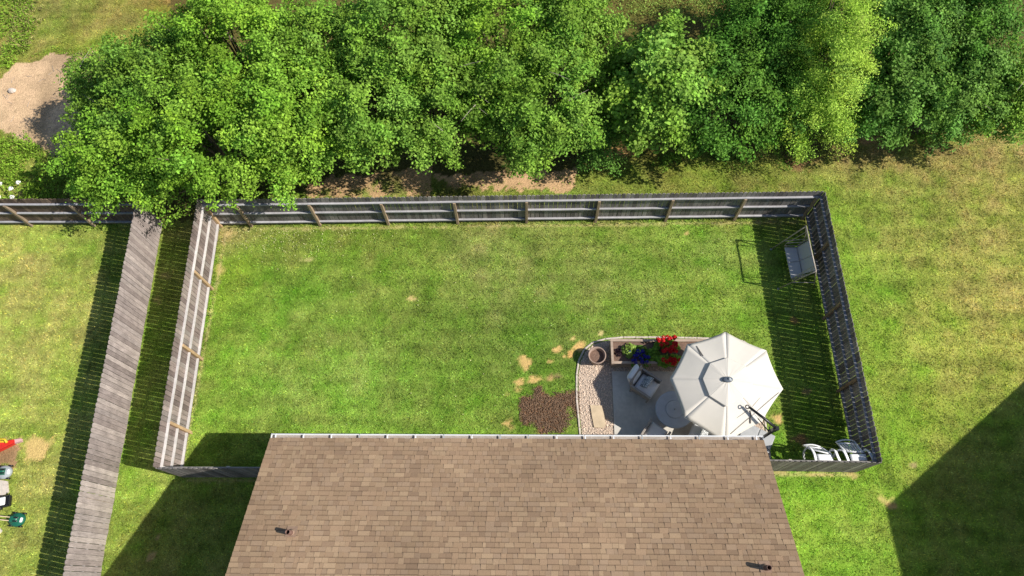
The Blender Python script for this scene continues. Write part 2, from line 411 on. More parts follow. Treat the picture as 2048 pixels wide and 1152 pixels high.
# patio slab, gravel bed
def sheet(name, P, z0, z1, m):
    b = MB(); n = len(P)
    b.add([(p[0], p[1], z0) for p in P] + [(p[0], p[1], z1) for p in P],
          [tuple(range(n, 2 * n))] + [(i, (i + 1) % n, n + (i + 1) % n, n + i) for i in range(n)])
    return b.build(name, m)
def ccw(P):
    a = sum(P[i][0] * P[(i+1) % len(P)][1] - P[(i+1) % len(P)][0] * P[i][1] for i in range(len(P)))
    return P if a > 0 else P[::-1]
tag(sheet('gravel_bed', ccw(GRAVEL), -.05, .012, MT['gravel_bed']), 'gravel bed under the loose stones', 'gravel bed', kind='structure')
tag(sheet('patio', ccw(PATIO), -.05, .05, MT['concrete']), 'grey concrete patio slab', 'patio', kind='structure')

def rand_rot(n):
    q = rng.normal(size=(n, 4)); q /= np.linalg.norm(q, axis=1)[:, None]
    w, x, y, z = q.T
    return np.stack([1-2*(y*y+z*z), 2*(x*y-z*w), 2*(x*z+y*w), 2*(x*y+z*w), 1-2*(x*x+z*z), 2*(y*z-x*w), 2*(x*z-y*w), 2*(y*z+x*w), 1-2*(x*x+y*y)], 1).reshape(n, 3, 3)

def pebbles(name, pts, sx, sy, sz, m, C=None, flat=False):
    base = np.array([(1,0,0),(-1,0,0),(0,1,0),(0,-1,0),(0,0,1),(0,0,-1)], float)
    fc = np.array([(0,2,4),(2,1,4),(1,3,4),(3,0,4),(2,0,5),(1,2,5),(3,1,5),(0,3,5)])
    n = len(pts); B = np.tile(base, (n, 1, 1)) * np.stack([sx, sy, sz], 1)[:, None]
    B *= rng.uniform(.75, 1.25, B.shape)
    if flat:
        t = rng.uniform(0, 6.28, n); c, s = np.cos(t), np.sin(t); z = np.zeros(n); o = np.ones(n)
        tl = rng.normal(0, .25, n)
        Rr = np.stack([c, -s, z, s, c, z, tl, z, o], 1).reshape(n, 3, 3)
    else: Rr = rand_rot(n)
    V = np.einsum('nij,nkj->nki', Rr, B) + pts[:, None]
    Fc = (fc[None] + (np.arange(n) * 6)[:, None, None]).reshape(-1, 3)
    return np_mesh(name, V.reshape(-1, 3), Fc, m, C, k=3)

n = 19000
P = np.stack([rng.uniform(1.6, 7.5, n), rng.uniform(3.4, 7.65, n)], 1)
ok = inpoly(P[:, 0], P[:, 1], GRAVEL) & ~inpoly(P[:, 0], P[:, 1], [(2.71, 3), (7.03, 3), (7.03, 6.53), (2.74, 6.53)]) & ~inpoly(P[:, 0], P[:, 1], [(2.74, 6.68), (7, 6.68), (7, 7.42), (2.74, 7.42)])
P = P[ok]; n = len(P)
s = rng.uniform(.011, .021, n)
pb = pebbles('gravel', np.concatenate([P, rng.uniform(.015, .035, (n, 1))], 1), s * rng.uniform(.9, 1.5, n), s, s * .7, MT['gravel'])
tag(pb, 'loose beige and grey gravel beside the patio', 'gravel', kind='stuff')
n = 5200
x0 = min(p[0] for p in MULCH_POLY); x1 = max(p[0] for p in MULCH_POLY); y0 = min(p[1] for p in MULCH_POLY); y1 = max(p[1] for p in MULCH_POLY)
P = np.stack([rng.uniform(x0, x1, n), rng.uniform(y0, y1, n)], 1)
P = P[inpoly(P[:, 0] + rng.normal(0, .07, n), P[:, 1] + rng.normal(0, .07, n), MULCH_POLY)]; n = len(P)
ch = pebbles('mulch', np.concatenate([P, rng.uniform(.008, .035, (n, 1))], 1), rng.uniform(.02, .05, n), rng.uniform(.007, .014, n), np.full(n, .007), MT['mulch'], flat=True)
tag(ch, 'brown wood mulch patch in the lawn beside the gravel', 'mulch', kind='stuff')

# grass blades
def grass(npts, x0, x1, y0, y1, smin=.04, smax=.1):
    x = rng.uniform(x0, x1, npts); y = rng.uniform(y0, y1, npts)
    c, b = lawn_col(x, y)
    k = (rng.random(npts) > b * 1.15)
    k &= ~inpoly(x, y, GRAVEL) & ~inpoly(x, y, HOUSE_FP)
    x, y, c = x[k], y[k], c[k]; n = len(x)
    clump = fbm(x, y, .3, 91, 2)
    L_ = rng.uniform(smin, smax, n) * (.55 + clump * .9)
    edge = np.minimum.reduce([np.abs(y - 12.0) + (np.abs(x + .5) > 10.5) * 9, np.abs(x - 9.9) + ((y < 3.4) | (y > 12.2)) * 9, np.abs(x + 10.75) + ((y < 3) | (y > 12)) * 9])
    L_ *= 1 + np.clip(.22 - edge, 0, .22) * 7
    t = rng.uniform(0, 2 * math.pi, n); lean = rng.uniform(.6, 1.3, n)
    d = np.stack([np.cos(t) * np.sin(lean), np.sin(t) * np.sin(lean), np.cos(lean)], 1)
    w = np.stack([-np.sin(t), np.cos(t), np.zeros(n)], 1) * rng.uniform(.008, .017, n)[:, None]
    o = np.stack([x, y, np.zeros(n)], 1)
    V = np.stack([o - w, o + w, o + d * L_[:, None]], 1).reshape(-1, 3)
    j = 1 + rng.normal(0, .23, (n, 1)); hue = np.concatenate([1 + rng.normal(0, .1, (n, 1)), np.ones((n, 1)), 1 + rng.normal(0, .15, (n, 1))], 1)
    cc = np.clip(c * j * hue * 1.1, .005, .9)
    return V, np.repeat(cc, 3, 0)
parts = [grass(520000, -22.8, 20.8, -.2, 23.8)]
V = np.concatenate([p[0] for p in parts]); C_ = np.concatenate([p[1] for p in parts])
gr = np_mesh('grass', V, np.arange(len(V)).reshape(-1, 3), MT['blade'], C_, k=3)
tag(gr, 'short grass blades growing over the lawn', 'grass', kind='stuff')

# ------------------------------------------------------------------ house
EX0, EX1, EY, EZ, PITCH, RUN = -6.97, 6.36, 3.74, 3.0, .46, 5.1
RY = EY - RUN; RZ = EZ + PITCH * RUN
def roof_z(y): return EZ + PITCH * (EY - y)
def roof_at(px, py):
    z = 4.0
    for _ in range(20):
        p = at(px, py, z); z = roof_z(p.y)
    return at(px, py, z)
house = empty('house', (0, 0, 0), 'large house with a brown shingled roof and white gutter along the back yard', 'house')
def shingles(ysign):
    b = MB(); th = math.atan(PITCH); sl = RUN / math.cos(th); expo = .136
    nrow = int(sl / expo) + 1
    pal = [lin(c) for c in [(165,138,112),(161,135,109),(170,144,117),(156,130,106),(163,138,114),(151,126,103),(173,147,119)]]
    for r in range(nrow):
        s0 = r * expo; s1 = min(sl, s0 + expo)
        if s1 - s0 < .02: break
        x = EX0; rowshift = rnd.uniform(-.03, .03)
        while x < EX1 - .001:
            w = rnd.choice([.1, .13, .16, .2, .27]) * rnd.uniform(.85, 1.15)
            x2 = min(EX1, x + w)
            if EX1 - x2 < .08: x2 = EX1
            c = pal[rnd.choices(range(7), [7, 7, 4, 3, 6, 2, 2])[0]]
            blotch = .9 + .2 * float(vnoise(x, s0, 1.3, 7)); dk = 1.0
            raised = rnd.random() < .55
            h = .024 if raised else .012
            c = np.clip(c * blotch * (1.01 if raised else .98) * .9 * rnd.uniform(.965, 1.035), 0, 1)
            def pt(xx, s, up):
                y = EY - s * math.cos(th) - up * -math.sin(th); z = EZ + s * math.sin(th) + up * math.cos(th)
                if ysign < 0: y = 2 * RY - y
                return (xx, y, z)
            low = s0 - (.006 if raised else 0) * rnd.random()
            v = [pt(x + .002, low, h), pt(x2 - .002, low, h), pt(x2 - .002, s1, .002), pt(x + .002, s1, .002), pt(x + .002, low, 0), pt(x2 - .002, low, 0), pt(x2 - .002, s1, -.004), pt(x + .002, s1, -.004)]
            fs = [(3,2,1,0),(0,1,5,4),(1,2,6,5),(3,0,4,7)] if ysign > 0 else [(0,1,2,3),(4,5,1,0),(5,6,2,1),(7,4,0,3)]
            b.add(v, [f[::-1] for f in fs], c=tuple(c))
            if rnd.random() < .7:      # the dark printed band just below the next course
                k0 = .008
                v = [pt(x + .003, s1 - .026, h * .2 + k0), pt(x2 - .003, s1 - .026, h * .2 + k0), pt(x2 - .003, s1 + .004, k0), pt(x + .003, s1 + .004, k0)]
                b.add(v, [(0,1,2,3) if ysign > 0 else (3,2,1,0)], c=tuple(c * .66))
            x = x2
    return b
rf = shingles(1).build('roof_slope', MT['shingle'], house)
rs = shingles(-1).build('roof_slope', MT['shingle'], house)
b = MB()   # deck, rake boards, ridge caps
t = .12
b.add([(EX0+.01, EY-.005, EZ-.006), (EX1-.01, EY-.005, EZ-.006), (EX1-.01, RY, RZ-.006), (EX0+.01, RY, RZ-.006), (EX0+.01, EY-.005, EZ-t), (EX1-.01, EY-.005, EZ-t), (EX1-.01, RY, RZ-t), (EX0+.01, RY, RZ-t)],
      [(0,1,2,3),(7,6,5,4),(0,4,5,1),(1,5,6,2),(3,7,4,0)])
y2 = 2 * RY - EY
b.add([(EX0+.01, y2+.005, EZ-.006), (EX1-.01, y2+.005, EZ-.006), (EX1-.01, RY, RZ-.006), (EX0+.01, RY, RZ-.006), (EX0+.01, y2+.005, EZ-t), (EX1-.01, y2+.005, EZ-t), (EX1-.01, RY, RZ-t), (EX0+.01, RY, RZ-t)],
      [(3,2,1,0),(4,5,6,7),(1,5,4,0),(2,6,5,1),(0,4,7,3)])
b.build('roof_deck', MT['siding'], house)
b = MB()
x = EX0
while x < EX1 - .1:
    b.add([(x, RY+.14, RZ-.045), (x+.2, RY+.14, RZ-.045), (x+.2, RY, RZ+.03), (x, RY, RZ+.03), (x, RY-.14, RZ-.045), (x+.2, RY-.14, RZ-.045)], [(0,1,2,3),(3,2,5,4)], c=tuple(lin((160,132,108)) * rnd.uniform(.85, 1.1))); x += .205
b.build('ridge_cap', MT['shingle'], house)
b = MB()
WY = 3.32; WB = 2 * RY - WY
b.add([(-6.7, WY, 0), (6.1, WY, 0), (6.1, WB, 0), (-6.7, WB, 0), (-6.7, WY, 2.9), (6.1, WY, 2.9), (6.1, WB, 2.9), (-6.7, WB, 2.9), (-6.7, RY, RZ-.2), (6.1, RY, RZ-.2)],
      [(1,0,4,5),(3,2,6,7),(2,1,5,9,6),(0,3,7,8,4)])
b.build('wall', MT['siding'], house)
b = MB()   # soffit
b.box((EX0+.03, WY-.02, 2.80), (EX1-.03, EY-.04, 2.83)); b.build('soffit', MT['white_metal'], house)
for x0, x1, z0, z1, nm in [(3.0, 4.9, .1, 2.15, 'sliding_door'), (-5.6, -4.4, 1.0, 2.2, 'window'), (-2.4, -1.0, 1.0, 2.2, 'window'), (.6, 1.8, 1.0, 2.2, 'window')]:
    f = MB(); w = .07
    f.box((x0, WY, z0), (x0+w, WY+.05, z1)); f.box((x1-w, WY, z0), (x1, WY+.05, z1)); f.box((x0+w, WY, z0), (x1-w, WY+.05, z0+w)); f.box((x0+w, WY, z1-w), (x1-w, WY+.05, z1)); f.box(((x0+x1)/2-.03, WY, z0+w), ((x0+x1)/2+.03, WY+.045, z1-w))
    fo = f.build(nm, MT['white_metal'], house)
    MB().box((x0+w, WY+.004, z0+w), (x1-w, WY+.02, z1-w)).build('pane', MT['glass'], fo)
# gutter: an open trough with hangers
b = MB(); gy0, gy1, gz0, gz1 = EY + .002, EY + .125, EZ - .115, EZ - .012
X0, X1 = EX0 + .01, EX1 + .0
b.box((X0, gy0, gz0), (X1, gy1 - .02, gz0 + .006)); b.box((X0, gy0, gz0 + .006), (X1, gy0 + .005, gz1 + .01))
b.add([(X0, gy1-.035, gz0), (X1, gy1-.035, gz0), (X1, gy1, gz0+.06), (X0, gy1, gz0+.06), (X0, gy1, gz1), (X1, gy1, gz1), (X0, gy1-.022, gz1+.004), (X1, gy1-.022, gz1+.004), (X0, gy1-.024, gz1-.012), (X1, gy1-.024, gz1-.012)],
      [(0,1,2,3),(3,2,5,4),(4,5,7,6),(6,7,9,8)])
b.box((X0, gy0 + .005, gz0 + .006), (X0 + .006, gy1 - .03, gz1)); b.box((X1 - .006, gy0 + .005, gz0 + .006), (X1, gy1 - .03, gz1))
gut = b.build('gutter', MT['white_metal'], house)
MT['gutter_dirt'] = mat('gutter_grit', (.36,.31,.27), .9, noise=[(3, .2), (30, .2)])
MB().box((X0 + .01, gy0 + .007, gz0 + .008), (X1 - .01, gy1 - .03, gz0 + .03)).build('grit', MT['gutter_dirt'], gut)
hx = X0 + .12
while hx < X1:
    h = MB(); h.box((hx, gy0, gz1 - .012), (hx + .022, gy1 - .005, gz1 + .012)); h.box((hx - .006, gy0 + .02, gz1 - .01), (hx + .028, gy0 + .05, gz1 + .016))
    h.build('gutter_hanger', MT['grey_plastic'] if rnd.random() < .4 else MT['white_metal'], gut); hx += .765
MB().box((X1 - .12, EY + .02, .1), (X1 - .05, EY + .08, EZ - .116)).build('downspout', MT['white_metal'], house)
for px, py in [(583, 1066), (1530, 1136)]:
    p = roof_at(px, py)
    T = Matrix.Translation(p)
    v = MB().lathe([(.06, -.05), (.06, .32), (.048, .32), (.048, .05)], 16, T).build('vent_pipe', MT['pipe'], house, True)
    c = MB(); c.lathe([(.1, -.02), (.075, .045), (.05, .07)], 16, T); 
    th = math.atan(PITCH); Tr = T @ Matrix.Rotation(-th, 4, 'X')
    c.box((-.13, -.12, .02), (.13, .16, .028), Tr); c.build('flashing', MT['flashing'], v)

# neighbour's house, whose roof throws the big shadow on the right
def neighbour():
    ang = math.radians(-29); zr = 6.0; k = 1.0 / math.tan(SUN_EL)
    ap = at(1770, 1015)
    off = Vector((math.cos(SUN_AZ) * k * zr, math.sin(SUN_AZ) * k * zr, 0))
    root = empty('neighbour_house', (ap.x + off.x, ap.y + off.y, 0), 'gabled house beyond the right edge whose roof shades the lawn', 'house', rz=ang)
    m, run = .5, 6.2; Lh = 11
    b = MB(); ze = zr - m * run
    for sg in (1, -1):
        v = [(0, 0, zr), (Lh, 0, zr), (Lh, sg * run, ze), (0, sg * run, ze), (0, 0, zr-.15), (Lh, 0, zr-.15), (Lh, sg * run, ze-.15), (0, sg * run, ze-.15)]
        f = [(0,1,2,3),(7,6,5,4),(3,2,6,7),(2,1,5,6),(0,3,7,4)]
        if sg > 0: f = [q[::-1] for q in f]
        b.add(v, f, c=tuple(lin((110, 100, 95))))
    b.build('roof', MT['shingle'], root)
    b = MB(); r2 = run - .5
    b.add([(.35, -r2, 0), (Lh-.35, -r2, 0), (Lh-.35, r2, 0), (.35, r2, 0), (.35, -r2, ze+.05), (Lh-.35, -r2, ze+.05), (Lh-.35, r2, ze+.05), (.35, r2, ze+.05), (.35, 0, zr-.2), (Lh-.35, 0, zr-.2)],
          [(0,1,5,4),(2,3,7,6),(1,2,6,9,5),(3,0,4,8,7)])
    b.build('wall', MT['siding'], root)
neighbour()

# ------------------------------------------------------------------ fences
def fence(label, p0, p1, side, posts, cols, h=1.79, gap=.0115, bulge=.0, post_c=(150,128,103), rail_c=(190,184,180), hfun=None, raildepth=.07, ext0=0, ext1=0):
    """pickets on the p0->p1 line; rails and posts on 'side' (+1 = left of the direction)"""
    p0 = Vector((p0[0], p0[1], 0)); p1 = Vector((p1[0], p1[1], 0)); L = (p1 - p0).length
    root = empty('picket_fence', p0, label, 'fence', rz=math.atan2(p1.y - p0.y, p1.x - p0.x))
    s = side
    ts = sorted(posts)
    bays = [0.0] + [t for t in ts if .05 < t < L - .05] + [L]
    pw = .138
    for i in range(len(bays) - 1):
        a, e = bays[i], bays[i + 1]
        b = MB(); x = a
        n = max(1, round((e - a) / (pw + gap))); step = (e - a) / n
        for k in range(n):
            w = step - gap * rnd.uniform(.7, 1.35)
            x = a + k * step + rnd.uniform(-.002, .002)
            hh = h + rnd.uniform(-.012, .012) + (hfun((x) / L) if hfun else 0)
            z0 = .03 + rnd.uniform(-.01, .02) + .03 * math.sin(math.pi * (x - a) / (e - a))
            o = rnd.uniform(-.003, .003); y0, y1 = (-.02 + o) * s, o * s
            cc = lin(cols[rnd.randrange(len(cols))]) * rnd.uniform(.88, 1.12)
            ear = .035
            tw = rnd.uniform(-.004, .004)
            prof = [(x, z0), (x + w, z0), (x + w, hh - ear), (x + w - ear, hh), (x + ear, hh), (x, hh - ear)]
            vs = [(q[0], y0 + tw * ((q[0] - x) / w - .5) * 2, q[1]) for q in prof] + [(q[0], y1 + tw * ((q[0] - x) / w - .5) * 2, q[1]) for q in prof]
            fs = [tuple(range(6)), tuple(range(11, 5, -1))] + [((j + 1) % 6, j, 6 + j, 6 + (j + 1) % 6) for j in range(6)]
            if s > 0: fs = fs
            else: fs = [f[::-1] for f in fs]
            b.add(vs, fs, c=tuple(cc))
        b.build('picket_panel', MT['picket'], root)
        for q, z in enumerate((.27, .90, 1.50)):
            r = MB(); gp = .0 if q == 2 else .047
            sag = .012
            xs = [a + gp, (a + e) / 2, e - gp]
            zz = [z, z - sag, z]
            ya, yb = sorted((.004 * s, raildepth * s))
            jj = lin(rail_c) * rnd.uniform(.88, 1.1)
            for w_ in range(2):
                v = [(xs[w_], ya, zz[w_]-.02), (xs[w_+1], ya, zz[w_+1]-.02), (xs[w_+1], yb, zz[w_+1]-.02), (xs[w_], yb, zz[w_]-.02),
                     (xs[w_], ya, zz[w_]+.02), (xs[w_+1], ya, zz[w_+1]+.02), (xs[w_+1], yb, zz[w_+1]+.02), (xs[w_], yb, zz[w_]+.02)]
                r.add(v, [(3,2,1,0),(4,5,6,7),(0,1,5,4),(1,2,6,5),(2,3,7,6),(3,0,4,7)], c=tuple(jj))
            r.build('rail', MT['wood_rail'], root)
    for t in ts:
        b = MB(); ya, yb = sorted((.006 * s, .1 * s)); hp = 1.478
        tx = rnd.uniform(-.01, .01)
        b.bbox((t - .045 + tx, ya, -.1), (t + .045 + tx, yb, hp), .006, c=tuple(lin(post_c) * rnd.uniform(.85, 1.12)))
        b.build('post', MT['post'], root)
    return root
GREY = [(128,122,118),(118,112,108),(140,134,129),(108,102,99),(122,118,115)]
WARM = [(140,126,120),(128,114,109),(150,137,130),(116,103,99),(136,126,121)]
PALE = [(162,150,144),(152,140,135),(171,159,152),(144,132,127),(158,147,142)]
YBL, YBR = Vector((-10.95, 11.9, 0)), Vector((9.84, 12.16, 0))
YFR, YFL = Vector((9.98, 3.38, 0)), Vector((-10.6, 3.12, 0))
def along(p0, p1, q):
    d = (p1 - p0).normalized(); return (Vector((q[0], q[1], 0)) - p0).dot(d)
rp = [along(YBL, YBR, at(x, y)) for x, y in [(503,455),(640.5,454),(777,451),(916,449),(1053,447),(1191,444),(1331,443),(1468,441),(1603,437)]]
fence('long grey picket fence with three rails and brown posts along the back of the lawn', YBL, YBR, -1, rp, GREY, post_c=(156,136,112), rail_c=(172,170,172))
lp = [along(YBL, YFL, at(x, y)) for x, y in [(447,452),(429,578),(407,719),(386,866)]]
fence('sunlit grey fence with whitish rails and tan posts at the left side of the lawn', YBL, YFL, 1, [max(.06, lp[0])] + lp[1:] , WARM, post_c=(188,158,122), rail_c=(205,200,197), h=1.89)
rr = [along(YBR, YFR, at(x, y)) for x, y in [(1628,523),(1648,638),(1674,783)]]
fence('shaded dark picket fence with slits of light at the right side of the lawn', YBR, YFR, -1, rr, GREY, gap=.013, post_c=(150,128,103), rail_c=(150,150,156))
fence('short weathered fence between the house corner and the white loungers', YFR, (6.02, 3.42), -1, [along(YFR, Vector((6.1, 3.42, 0)), (7.55, 3.5))], GREY, post_c=(190,180,165), rail_c=(160,155,150), h=1.8)
fence('short grey fence mostly in the house shadow left of the house', YFL, (-6.72, 3.14), 1, [.06, 1.95], GREY, post_c=(200,196,190), rail_c=(170,165,160))
DT, DB = at(326, 452), at(165, 1400)
DT = Vector((-13.05, 12.0, 0)); DB = Vector((-12.3, -3.5, 0))
fence('pale weathered plank fence slanting between the two left lawns', DT, DB, -1, [.1 + 2.4 * i for i in range(7)], PALE, gap=.011, post_c=(150,135,115), rail_c=(180,175,170), h=1.85, raildepth=.06)
NL0, NL1 = Vector((-24.0, 11.95, 0)), Vector((-13.15, 11.95, 0))
np_ = [along(NL0, NL1, at(x, y)) for x, y in [(62,460),(187,459)]]
fence('grey fence with dark brown pickets and pale rails behind the far left lawn', NL0, NL1, -1, [np_[0] - 2.45] + np_, [(105,88,78),(118,100,88),(95,80,72),(112,96,86)], post_c=(150,132,112), rail_c=(165,165,170))

# ------------------------------------------------------------------ foliage
def leaves(P, Nn, size, aspect=.55, droop=0.0):
    """diamond leaves at P with normals Nn -> verts, faces"""
    n = len(P)
    Nn = Nn / np.linalg.norm(Nn, axis=1)[:, None]
    r = rng.normal(size=(n, 3)); r[:, 2] -= droop
    a = r - Nn * np.sum(r * Nn, 1)[:, None]; a /= np.linalg.norm(a, axis=1)[:, None]
    b_ = np.cross(Nn, a); s = (size * rng.uniform(.6, 1.35, n))[:, None]
    V = np.stack([P - a * s * .5, P + b_ * s * aspect * .5 + Nn * s * .08, P + a * s * .5, P - b_ * s * aspect * .5 + Nn * s * .08], 1)
    return V.reshape(-1, 3), np.arange(4 * n).reshape(-1, 4)

def crown_pts(C, R, boughs, per, L=.9, W=.2, zlo=-.3, up=.5):
    """leaf positions and normals in boughs over an uneven crown"""
    P = []; N_ = []; B = []; K_ = []
    for _ in range(boughs):
        while True:
            d = rng.normal(size=3); d /= np.linalg.norm(d)
            if d[2] > zlo: break
        k = rng.uniform(.62, 1.0) ** .6 * (1 + .12 * rng.normal())
        c = C + d * R * k
        ax = d * np.array([1, 1, .55]) + rng.normal(size=3) * .35; ax /= np.linalg.norm(ax)
        l = L * rng.uniform(.6, 1.3); w = W * rng.uniform(.7, 1.3)
        m = int(per * rng.uniform(.6, 1.4))
        t = rng.uniform(-1, 1, m)
        env = np.sqrt(np.clip(1 - t * t * .8, 0, 1))
        off = rng.normal(size=(m, 3)) * w * env[:, None]; off[:, 2] *= .65
        p = c + ax * (t * l * .6)[:, None] + off; p[:, 2] -= (t > 0) * t * t * .15 * l
        P.append(p); N_.append(np.tile(d * .45 + np.array([0, 0, up]), (m, 1)) + rng.normal(size=(m, 3)) * .42); B.append(c)
        tn = np.array([1, 1, 1.]) * rng.uniform(.75, 1.2) * np.array([rng.uniform(.9, 1.1), 1, rng.uniform(.85, 1.15)]); K_.append(np.tile(tn, (m, 1)))
    return np.concatenate(P), np.concatenate(N_), B, np.concatenate(K_)

def tree(name, label, px, py, zc, R, style, boughs, per=240, size=.098, aspect=.6, extra=(), cat='tree', group=None, L=.85, W=.17, lean=(0, 0), twigs=0):
    C = np.array(at(px, py, zc)); R = np.array(R, float)
    base = Vector((C[0] + lean[0], C[1] + lean[1], 0))
    root = empty(name, base, label, cat, group)
    boughs = int(boughs * 1.8)
    bs = np.array(base)
    P, N_, B, K_ = crown_pts(C - bs, R, boughs, per, L, W)
    for ex in extra:
        c2 = np.array(at(*ex[0])); p, n_, b2, k2 = crown_pts(c2 - bs, np.array(ex[1], float), ex[2], per, L, W)
        P = np.concatenate([P, p]); N_ = np.concatenate([N_, n_]); B += b2; K_ = np.concatenate([K_, k2])
    k = P[:, 2] > .08
    V, Fc = leaves(P[k], N_[k], size, aspect, .3)
    np_mesh('crown', V, Fc, MT[style], np.repeat(K_[k], 4, 0), root)
    t = MB(); r0 = .05 + .035 * R[0]
    top = Vector(C - bs) * .9
    mid = Vector((top.x * .3 + rnd.uniform(-.1, .1), top.y * .3, top.z * .45))
    t.tube([(0, 0, -.1), mid, top], [r0, r0 * .75, r0 * .3], 7)
    for q in B[::max(1, len(B) // 14)]:
        q = Vector(q); st = mid.lerp(top, rnd.uniform(0, .7))
        mm = st.lerp(q, .5) + Vector((rnd.uniform(-.15, .15), rnd.uniform(-.15, .15), -.1))
        t.tube([st, mm, q], [r0 * .4, r0 * .25, .012], 5)
    t.build('trunk', MT['bark'], root)
    if twigs:
        for _ in range(twigs):
            w = MB()
            q = Vector(B[rnd.randrange(len(B))]); d = Vector((rnd.uniform(-1, 1), rnd.uniform(-1, 1), rnd.uniform(-.1, .5))).normalized()
            q = q + Vector((0, 0, .15)); w.tube([q, q + d * .35 + Vector((0, 0, .03)), q + d * .8], [.012, .008, .004], 4)
            w.build('dead_twig', MT['dead'], root)
    return root

G = 'trees and tall shrubs behind the back fence'
TREES = [
 ('bright green tree hanging over the corner where the slanting fence meets the back fence', 262,328,2.2,(1.9,1.4,1.7),'leaf_bright',60,{}),
 ('bright green tree drooping over the left end of the back fence', 440,300,3.0,(2.5,1.75,2.2),'leaf_bright',92,{}),
 ('loose tree with bare twigs beside the bare soil patch', 228,200,1.9,(1.2,1.7,1.4),'leaf_mid',52,dict(twigs=14, size=.09)),
 ('green tree above the soil patch, its left edge against the far lawn', 350,190,2.9,(2.0,2.3,2.2),'leaf_mid',80,{}),
 ('full bright tree touching the top edge left of the small lawn gap', 480,120,3.6,(2.3,2.3,2.4),'leaf_bright',85,{}),
 ('bright leafy tree right behind the second post of the back fence', 590,243,3.2,(1.9,2.0,2.2),'leaf_bright',68,{}),
 ('mid green tree just below the small lawn gap at the top edge', 650,130,3.2,(2.0,1.9,2.2),'leaf_mid',70,{}),
 ('mid green tree over the leftmost bare soil strip behind the fence', 740,222,3.0,(2.0,2.0,2.2),'leaf_mid',74,{}),
 ('tall dense tree at the top edge above the middle of the lawn', 830,90,3.7,(2.3,2.2,2.4),'leaf_mid',82,{}),
 ('green tree with drooping tips above the middle of the long fence', 880,208,2.9,(1.7,2.0,2.1),'leaf_mid',62,dict(twigs=5)),
 ('wide mid green tree at the top edge, left of the yellow clearing', 1010,90,3.6,(2.2,2.2,2.4),'leaf_bright',78,{}),
 ('broad tree overhanging the bare soil behind the middle fence post', 1070,212,3.0,(2.1,2.1,2.3),'leaf_mid',88,dict(twigs=6)),
 ('green tree on the left side of the yellow clearing at the top edge', 1125,85,3.4,(1.6,1.8,2.2),'leaf_mid',60,{}),
 ('grey green low bush at the tip of the bare soil wedge', 1195,275,1.2,(.9,1.0,1.0),'leaf_blue',26,dict(size=.07)),
 ('round leaved pale green tree just below the yellow clearing', 1310,178,2.9,(1.55,1.9,2.3),'leaf_round',66,dict(size=.115, aspect=.85)),
 ('dark shady tree between the round leaved tree and the yellow green tree', 1440,205,2.4,(1.7,1.7,1.9),'leaf_dark',58,{}),
 ('dark feathery tree at the top edge left of the yellow green tree', 1530,70,3.0,(1.9,1.9,2.2),'leaf_dark',66,dict(size=.09, aspect=.35)),
 ('dark tree behind the lower half of the yellow green tree', 1545,200,1.9,(1.5,1.4,1.6),'leaf_dark',46,{}),
 ('dark tree touching the top edge between the yellow clearing and the feathery tree', 1500,110,2.6,(1.2,1.3,1.9),'leaf_dark',50,{}),
 ('dark tree in the top edge gap beside the top of the yellow green tree', 1580,10,2.4,(1.4,1.5,1.6),'leaf_dark',50,{}),
 ('dark tree behind the others at the top edge near the right corner', 1840,10,3.0,(1.7,1.7,2.0),'leaf_dark',60,{}),
 ('dark green tree right of the yellow green tree at the top edge', 1790,80,3.0,(1.9,1.9,2.2),'leaf_blue',66,{}),
 ('dark tree with lighter shoots near the top right corner', 1900,60,3.0,(1.7,1.8,2.2),'leaf_dark',62,{}),
 ('dark glossy tree beside the lower right flank of the yellow green tree', 1775,200,2.1,(1.6,1.3,1.7),'leaf_blue',56,{}),
 ('blue green tree over the edge of the straw lawn at right', 1895,190,2.2,(1.8,1.4,1.7),'leaf_blue',64,{}),
 ('mid green tree reaching the right edge above the straw lawn', 1985,195,2.0,(1.4,1.4,1.6),'leaf_mid',50,dict(twigs=4)),
]
for lb, px, py, z, R, st, nb, kw in TREES:
    tree('broadleaf_tree', lb, px, py, z, R, st, nb, group=G, **kw)
tree('yellow_green_tree', 'tall narrow feathery yellow green tree between dark trees', 1645, 150, 3.0, (1.05, 1.5, 2.6), 'leaf_yellow', 50, per=230, size=.075, aspect=.4,
     extra=[((1690, 30, 4.4), (.9, 1.5, 1.5), 44), ((1612, 238, 1.8), (1.5, 1.15, 1.7), 66)], group=G, L=.8, W=.16)

